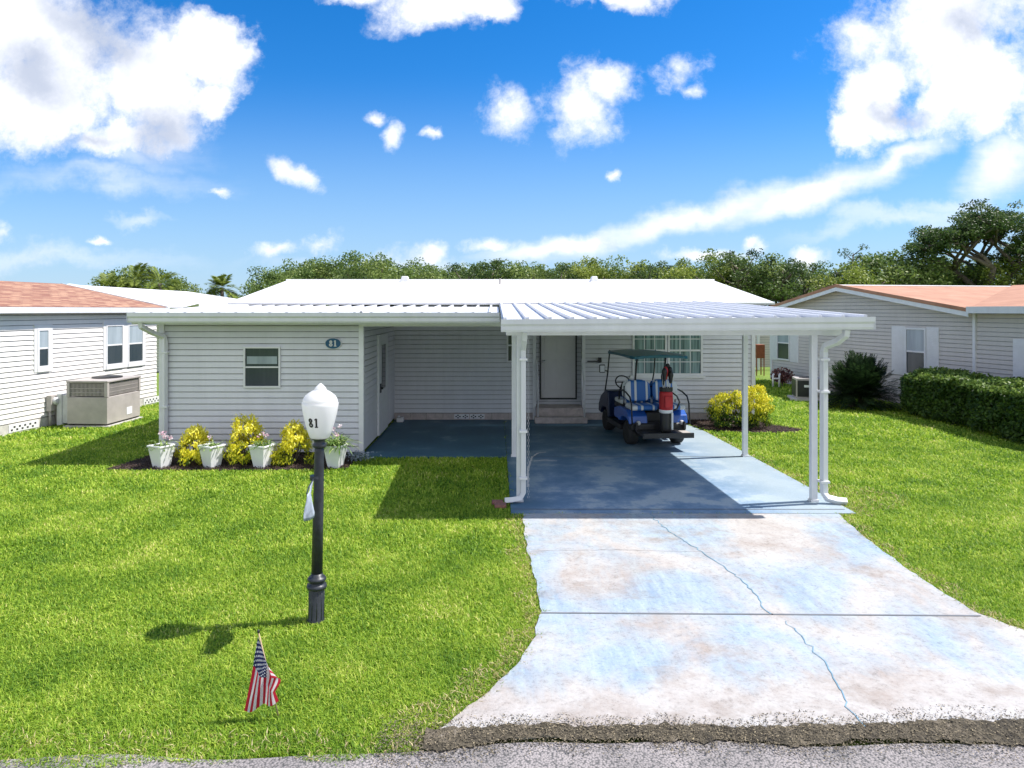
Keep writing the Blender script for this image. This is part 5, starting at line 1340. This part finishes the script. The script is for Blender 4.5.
for i, ((u, v), kd) in enumerate(zip(tops, kinds)):
    d = 46+6*random.random()+(3 if i % 2 else 0); H = zat(v, d)-.12
    var = i % 2; key = kd+str(var); shape = {'lime': 'dense'}.get(kd, kd); H0_ = {'dense': 6.7, 'loose': 7.1}[shape]
    x = xat(u, d); q_ = random.uniform(1.0, 1.2)
    nb = ('above the left part' if u < 410 else 'above the middle part' if u < 560 else 'above the right part' if u < 700 else 'beyond the right end')
    lab = f"{LAB[kd]}, {ORD[i]} from left in front row behind white roof"
    tree_thing(key, 'broadleaf_tree', shape, 100+10*var+len(kd), M[MT[kd]], (x,d,-.03), random.uniform(0,6.28), (q_, q_, 1), lab, 'tree', TG, H)
# second, deeper row closing the gaps
for i in range(26):
    u = 276+i*21.5+random.uniform(-6,6); d = 62+5*random.random(); v = 264+random.uniform(-3,7)+ (6 if u > 800 else 0); H = zat(v, d); s = H/6.7
    tree_thing('dense'+str(i % 2), 'broadleaf_tree', 'dense', 105, M['leaf_mid'], (xat(u,d),d,-.03), random.uniform(0,6.28), (1.1,1.1,1), f"distant green tree, {ORD[i]} from left in rear row behind white roof", 'tree', 'rear row of trees beyond the main home', H)
RG = 'trees beyond the beige home'
for (u, v, d, kd, lab) in ((852,268,44,'lime','yellow green tree at the left end of the coral roof line'),(872,258,46,'dense','mid green tree beside the thin tall tree'),(896,253,47,'dense','round mid green tree left of the oak'),(922,256,48,'dense','dense tree under the left side of the oak'),(946,260,50,'lime','yellow green tree below the oak'),(972,262,50,'lime','pale yellow green tree right of the oak trunk base'),(1000,262,47,'dense','dense tree at the right end of the coral roof'),(1026,262,45,'lime','yellow green tree cut by the right edge'),(838,280,52,'dense','low dark tree peeping left of the coral roof peak')):
    H = zat(v, d)+.1; s = H/6.7; tree_thing(kd+'0' , 'broadleaf_tree', 'dense', 100+len(kd), M[MT[kd]], (xat(u,d),d,-.03), random.uniform(0,6.28), (1.2,1.2,1), lab, 'tree', RG, H+.1)
tree_thing('oak', 'oak_tree', 'oak', 203, M['leaf_dark'], (xat(985,46),46,-.03), .6, (1,1,1), 'tall spreading oak with open branches above the coral roof', 'tree', None, zat(203,46))
tree_thing('oak', 'oak_tree', 'oak', 203, M['leaf_dark'], (xat(1075,44),44,-.03), 2.6, (.95,.95,.95), 'spreading oak cut off by the right edge of the view', 'tree', None, 9.4)
tree_thing('sparse', 'slender_tree', 'sparse', 204, M['leaf_dark'], (xat(853,46),46,-.03), 1.0, (.86,.86,.86), 'thin tall tree with sparse tufts left of the oak', 'tree', None, zat(228,46))
# palms at the left
def palm(x, y, h, L, label, seed, nf=26, mat='leaf_lime', low=-.6):
    global rng; rng = np.random.default_rng(seed)
    t = thing('palm_tree', label, 'palm tree', (x,y,-.03), 0, 'palms beyond the left homes')
    m = MB(); m.tube([(0,0,0),(.05,0,h*.5),(0,0,h)], [.17,.13,.11], 8); m.build('trunk', M['bark'], t, world=False, smooth=True)
    C, D, N, ln, stems = frond_leaves(nf, L, low, 1.3, .42, 22, .45, .05, (0,0,h))
    leaf_obj('fronds', C, D, N, ln, .06, rng.random(len(C))*.8, M[mat], t)
palm(xat(222,44), 44, zat(287,44), 1.35, 'round headed palm standing alone between the left home and the white roof', 71)
palm(xat(160,42), 42, zat(283,42), 1.8, 'leaning bushy palm at the right of the left tree clump', 72)
palm(xat(108,44), 44, zat(287,44), 1.5, 'short palm at the left of the left tree clump', 73)
palm(xat(136,45), 45, zat(280,45), 1.9, 'tallest palm in the middle of the left tree clump', 74)
for (u, v, d, kd, lab) in ((122,272,46,'lime','yellow green tree among the palms beyond the salmon roof'),(148,269,47,'dense','dense green tree behind the palms beyond the salmon roof'),(174,279,46,'dense','lower green tree at the right of the left clump'),(205,294,43,'lime','low yellow green tree left of the lone palm'),(238,296,45,'dense','low green tree beside the left end of the white roof'),(258,297,52,'dense','low green tree touching the left slope of the white roof'),(30,285,60,'dense','small far tree peeping over the salmon ridge')):
    H = zat(v, d)+.1; s = H/6.7; tree_thing(kd+'0', 'broadleaf_tree', 'dense', 100+len(kd), M[MT[kd]], (xat(u,d),d,-.03), random.uniform(0,6.28), (1.1,1.1,1), lab, 'tree', 'trees beyond the left homes', H)

# ================================================================== SKY, SUN, CAMERA
SUN_DIR = Vector((.65, .12, 1)).normalized()
elev = math.asin(SUN_DIR.z); az = math.atan2(SUN_DIR.x, SUN_DIR.y)
wd = bpy.data.worlds.new('World'); SC.world = wd; wd.use_nodes = True
nt = wd.node_tree; L = nt.links; bgn = nt.nodes['Background']
sky = nd(nt, 'ShaderNodeTexSky', sky_type='NISHITA'); sky.sun_disc = False; sky.sun_elevation = elev; sky.sun_rotation = az
sky.air_density = 1.0; sky.dust_density = .2; sky.ozone_density = 3.0
SKY_STR = .12
def mt(op, a, b=None, c=None, clamp=False):
    n = nd(nt, 'ShaderNodeMath', operation=op, use_clamp=clamp)
    for i, x in enumerate((a, b, c)):
        if x is None: continue
        if isinstance(x, (int, float)): n.inputs[i].default_value = x
        else: L.new(x, n.inputs[i])
    return n.outputs[0]
tc = nd(nt, 'ShaderNodeTexCoord'); sx = nd(nt, 'ShaderNodeSeparateXYZ'); L.new(tc.outputs['Generated'], sx.inputs[0])
ay = mt('MAXIMUM', mt('ABSOLUTE', sx.outputs['Y']), .12)
p = mt('DIVIDE', sx.outputs['X'], ay); q = mt('DIVIDE', sx.outputs['Z'], ay)
cv = nd(nt, 'ShaderNodeCombineXYZ'); L.new(p, cv.inputs[0]); L.new(q, cv.inputs[1]); PQ = cv.outputs[0]
# domain warp for ragged, billowing edges
wn = noise_n(nt, PQ, 3.2, 8, .62)
ws = nd(nt, 'ShaderNodeVectorMath', operation='SUBTRACT'); L.new(wn.outputs['Color'], ws.inputs[0]); ws.inputs[1].default_value = (.5,.5,.5)
wsc = nd(nt, 'ShaderNodeVectorMath', operation='SCALE'); L.new(ws.outputs[0], wsc.inputs[0]); wsc.inputs['Scale'].default_value = .26
wa = nd(nt, 'ShaderNodeVectorMath', operation='ADD'); L.new(PQ, wa.inputs[0]); L.new(wsc.outputs[0], wa.inputs[1]); WP = wa.outputs[0]
wn2 = noise_n(nt, PQ, 14, 6, .6)
ws2 = nd(nt, 'ShaderNodeVectorMath', operation='SUBTRACT'); L.new(wn2.outputs['Color'], ws2.inputs[0]); ws2.inputs[1].default_value = (.5,.5,.5)
wsc2 = nd(nt, 'ShaderNodeVectorMath', operation='SCALE'); L.new(ws2.outputs[0], wsc2.inputs[0]); wsc2.inputs['Scale'].default_value = .055
wa2 = nd(nt, 'ShaderNodeVectorMath', operation='ADD'); L.new(PQ, wa2.inputs[0]); L.new(wsc2.outputs[0], wa2.inputs[1]); WS = wa2.outputs[0]
def blob(u, v, ru, rv, rot=0, vec=None, power=1.):
    m_ = nd(nt, 'ShaderNodeMapping', vector_type='TEXTURE'); m_.inputs['Location'].default_value = ((u-U0)/F, (V0-v)/F, 0)
    m_.inputs['Rotation'].default_value = (0,0,R(rot)); m_.inputs['Scale'].default_value = (ru/F, rv/F, 1)
    L.new(vec if vec is not None else WP, m_.inputs['Vector'])
    l_ = nd(nt, 'ShaderNodeVectorMath', operation='LENGTH'); L.new(m_.outputs[0], l_.inputs[0])
    return mt('SUBTRACT', 1., l_.outputs['Value'])
def vmax(lst):
    o_ = lst[0]
    for x in lst[1:]: o_ = mt('SMOOTH_MAX', o_, x, .15)
    return o_
big = vmax([blob(40,55,150,95,-20), blob(205,60,60,34,-35), blob(150,90,95,60,-25), blob(20,110,130,50), blob(215,100,42,26,20), blob(120,135,90,28),
            blob(950,25,150,62,12), blob(985,70,80,80,0), blob(872,95,42,85,-32), blob(840,135,30,32,0), blob(960,75,95,42,35), blob(425,-4,70,46), blob(480,-8,70,28), blob(350,-12,60,26), blob(620,-18,60,30)])
small = vmax([blob(508,115,34,36,20,WS), blob(578,104,50,48,30,WS), blob(608,84,40,26,0,WS), blob(680,66,34,28,0,WS), blob(690,88,18,14,0,WS), blob(392,137,17,13,45,WS), blob(376,120,16,10,0,WS), blob(436,132,11,9,0,WS),
              blob(290,170,30,13,-32,WS), blob(218,191,15,6,0,WS), blob(320,242,32,15,10,WS), blob(275,250,30,10,0,WS), blob(432,256,20,14,0,WS), blob(100,241,12,5,0,WS), blob(612,178,10,8,0,WS),
              blob(755,246,16,12,0,WS), blob(805,256,24,14,0,WS), blob(0,235,16,12,0,WS), blob(490,247,40,14,0,WS), blob(700,258,60,10,0,WS)])
streak = vmax([blob(690,218,190,21,16,WS), blob(810,192,150,22,17,WS), blob(900,160,90,17,24,WS), blob(1000,165,60,40,30,WS), blob(570,246,120,15,9,WS)])
wisp = vmax([blob(110,175,170,24,0), blob(152,217,40,12,0), blob(900,225,170,18,6), blob(150,150,90,30,0), blob(60,262,190,20,0), blob(960,205,90,14,10), blob(420,262,200,14,0)])
fine = noise_n(nt, PQ, 9, 9, .62); fine2 = noise_n(nt, WP, 22, 8, .65)
fz = mt('ADD', mt('SUBTRACT', fine.outputs['Fac'], .5), mt('MULTIPLY', mt('SUBTRACT', fine2.outputs['Fac'], .5), .4))
def sstep(x, a, b, o=1.):
    m_ = nd(nt, 'ShaderNodeMapRange', interpolation_type='SMOOTHSTEP'); m_.inputs[1].default_value = a; m_.inputs[2].default_value = b; m_.inputs[3].default_value = 0; m_.inputs[4].default_value = o
    L.new(x, m_.inputs['Value']); return m_.outputs[0]
dB = sstep(mt('ADD', big, mt('MULTIPLY', fz, 1.5)), -.02, .62)
dS = sstep(mt('ADD', small, mt('MULTIPLY', fz, 2.6)), .0, 1.05)
stm = nd(nt, 'ShaderNodeMapping'); stm.inputs['Rotation'].default_value = (0,0,R(-17)); stm.inputs['Scale'].default_value = (2.5, 14, 1); L.new(PQ, stm.inputs['Vector'])
sn = noise_n(nt, stm.outputs[0], 1, 7, .6)
dT = mt('MULTIPLY', sstep(mt('ADD', streak, mt('MULTIPLY', mt('SUBTRACT', sn.outputs['Fac'], .5), 1.1)), -.05, .9), .95)
dW = mt('MULTIPLY', sstep(mt('ADD', wisp, mt('MULTIPLY', mt('SUBTRACT', sn.outputs['Fac'], .5), 1.4)), .0, 1.2), .5)
edge_n = noise_n(nt, PQ, 26, 7, .65)
dens = mt('MAXIMUM', mt('MAXIMUM', dB, dS), mt('MAXIMUM', dT, dW))
# thicker, unlit cloud bellies
gn = noise_n(nt, PQ, 4.2, 6, .6)
gb = vmax([blob(35,85,62,34,-15), blob(172,128,55,34,0), blob(95,40,60,30,-30), blob(980,25,60,28,0), blob(90,135,70,16,0), blob(900,110,50,16,0)])
gm = mt('MULTIPLY', sstep(mt('ADD', gb, mt('MULTIPLY', mt('SUBTRACT', gn.outputs['Fac'], .5), 2.0)), -.25, 1.0), .8)
gl2 = noise_n(nt, WP, 7, 7, .6); gm = mt('MAXIMUM', gm, sstep(gl2.outputs['Fac'], .50, .78, .45))
ccol = nd(nt, 'ShaderNodeMix', data_type='RGBA'); L.new(gm, ccol.inputs['Factor']); ccol.inputs[6].default_value = (4.5, 4.6, 4.85, 1); ccol.inputs[7].default_value = (1.9, 2.2, 2.9, 1)
hs = nd(nt, 'ShaderNodeHueSaturation'); hs.inputs['Saturation'].default_value = 1.28; hs.inputs['Value'].default_value = 1.0; tn = nd(nt, 'ShaderNodeMix', data_type='RGBA', blend_type='MULTIPLY'); tn.inputs['Factor'].default_value = 1; tn.inputs[7].default_value = (.50, .57, .68, 1)
L.new(sky.outputs[0], tn.inputs[6]); L.new(tn.outputs[2], hs.inputs['Color'])
hz_ = nd(nt, 'ShaderNodeMix', data_type='RGBA'); L.new(sstep(mt('MULTIPLY', q, -1.), -.36, .03, .80), hz_.inputs['Factor']); L.new(hs.outputs[0], hz_.inputs[6]); hz_.inputs[7].default_value = (1.75, 2.55, 3.5, 1)
mx = nd(nt, 'ShaderNodeMix', data_type='RGBA'); # bright clouds added behind the camera, unseen, as white fill for shaded fronts
bk = noise_n(nt, tc.outputs['Generated'], 2.2, 7, .6)
fill_cloud = mt('MULTIPLY', sstep(mt('MULTIPLY', sx.outputs['Y'], -1.), .02, .30), sstep(bk.outputs['Fac'], .36, .56, .95))
dens = mt('MAXIMUM', dens, fill_cloud)
L.new(dens, mx.inputs['Factor']); L.new(hz_.outputs[2], mx.inputs[6]); L.new(ccol.outputs[2], mx.inputs[7])
L.new(mx.outputs[2], bgn.inputs['Color']); bgn.inputs['Strength'].default_value = SKY_STR
wd.cycles.sampling_method = 'MANUAL'; wd.cycles.sample_map_resolution = 512

sun = bpy.data.lights.new('sun', 'SUN'); sun.energy = 3.6; sun.angle = R(.53); sun.color = (1, .95, .88)
so = link(bpy.data.objects.new('sun', sun)); so.rotation_euler = SUN_DIR.to_track_quat('Z', 'Y').to_euler(); so.location = (10, 5, 20)

cam = bpy.data.cameras.new('camera'); co = link(bpy.data.objects.new('camera', cam)); co.location = (0,0,HC); co.rotation_euler = (PI/2,0,0)
cam.sensor_width = 36; cam.lens = F*36/1024; cam.shift_x = (512-U0)/1024; cam.shift_y = -(384-V0)/1024; cam.clip_end = 3000; cam.clip_start = .05
SC.camera = co
SC.view_settings.view_transform = 'Standard'; SC.view_settings.look = 'None'; SC.view_settings.exposure = 1.12; SC.view_settings.gamma = 1
SC.render.resolution_x = 1024; SC.render.resolution_y = 768
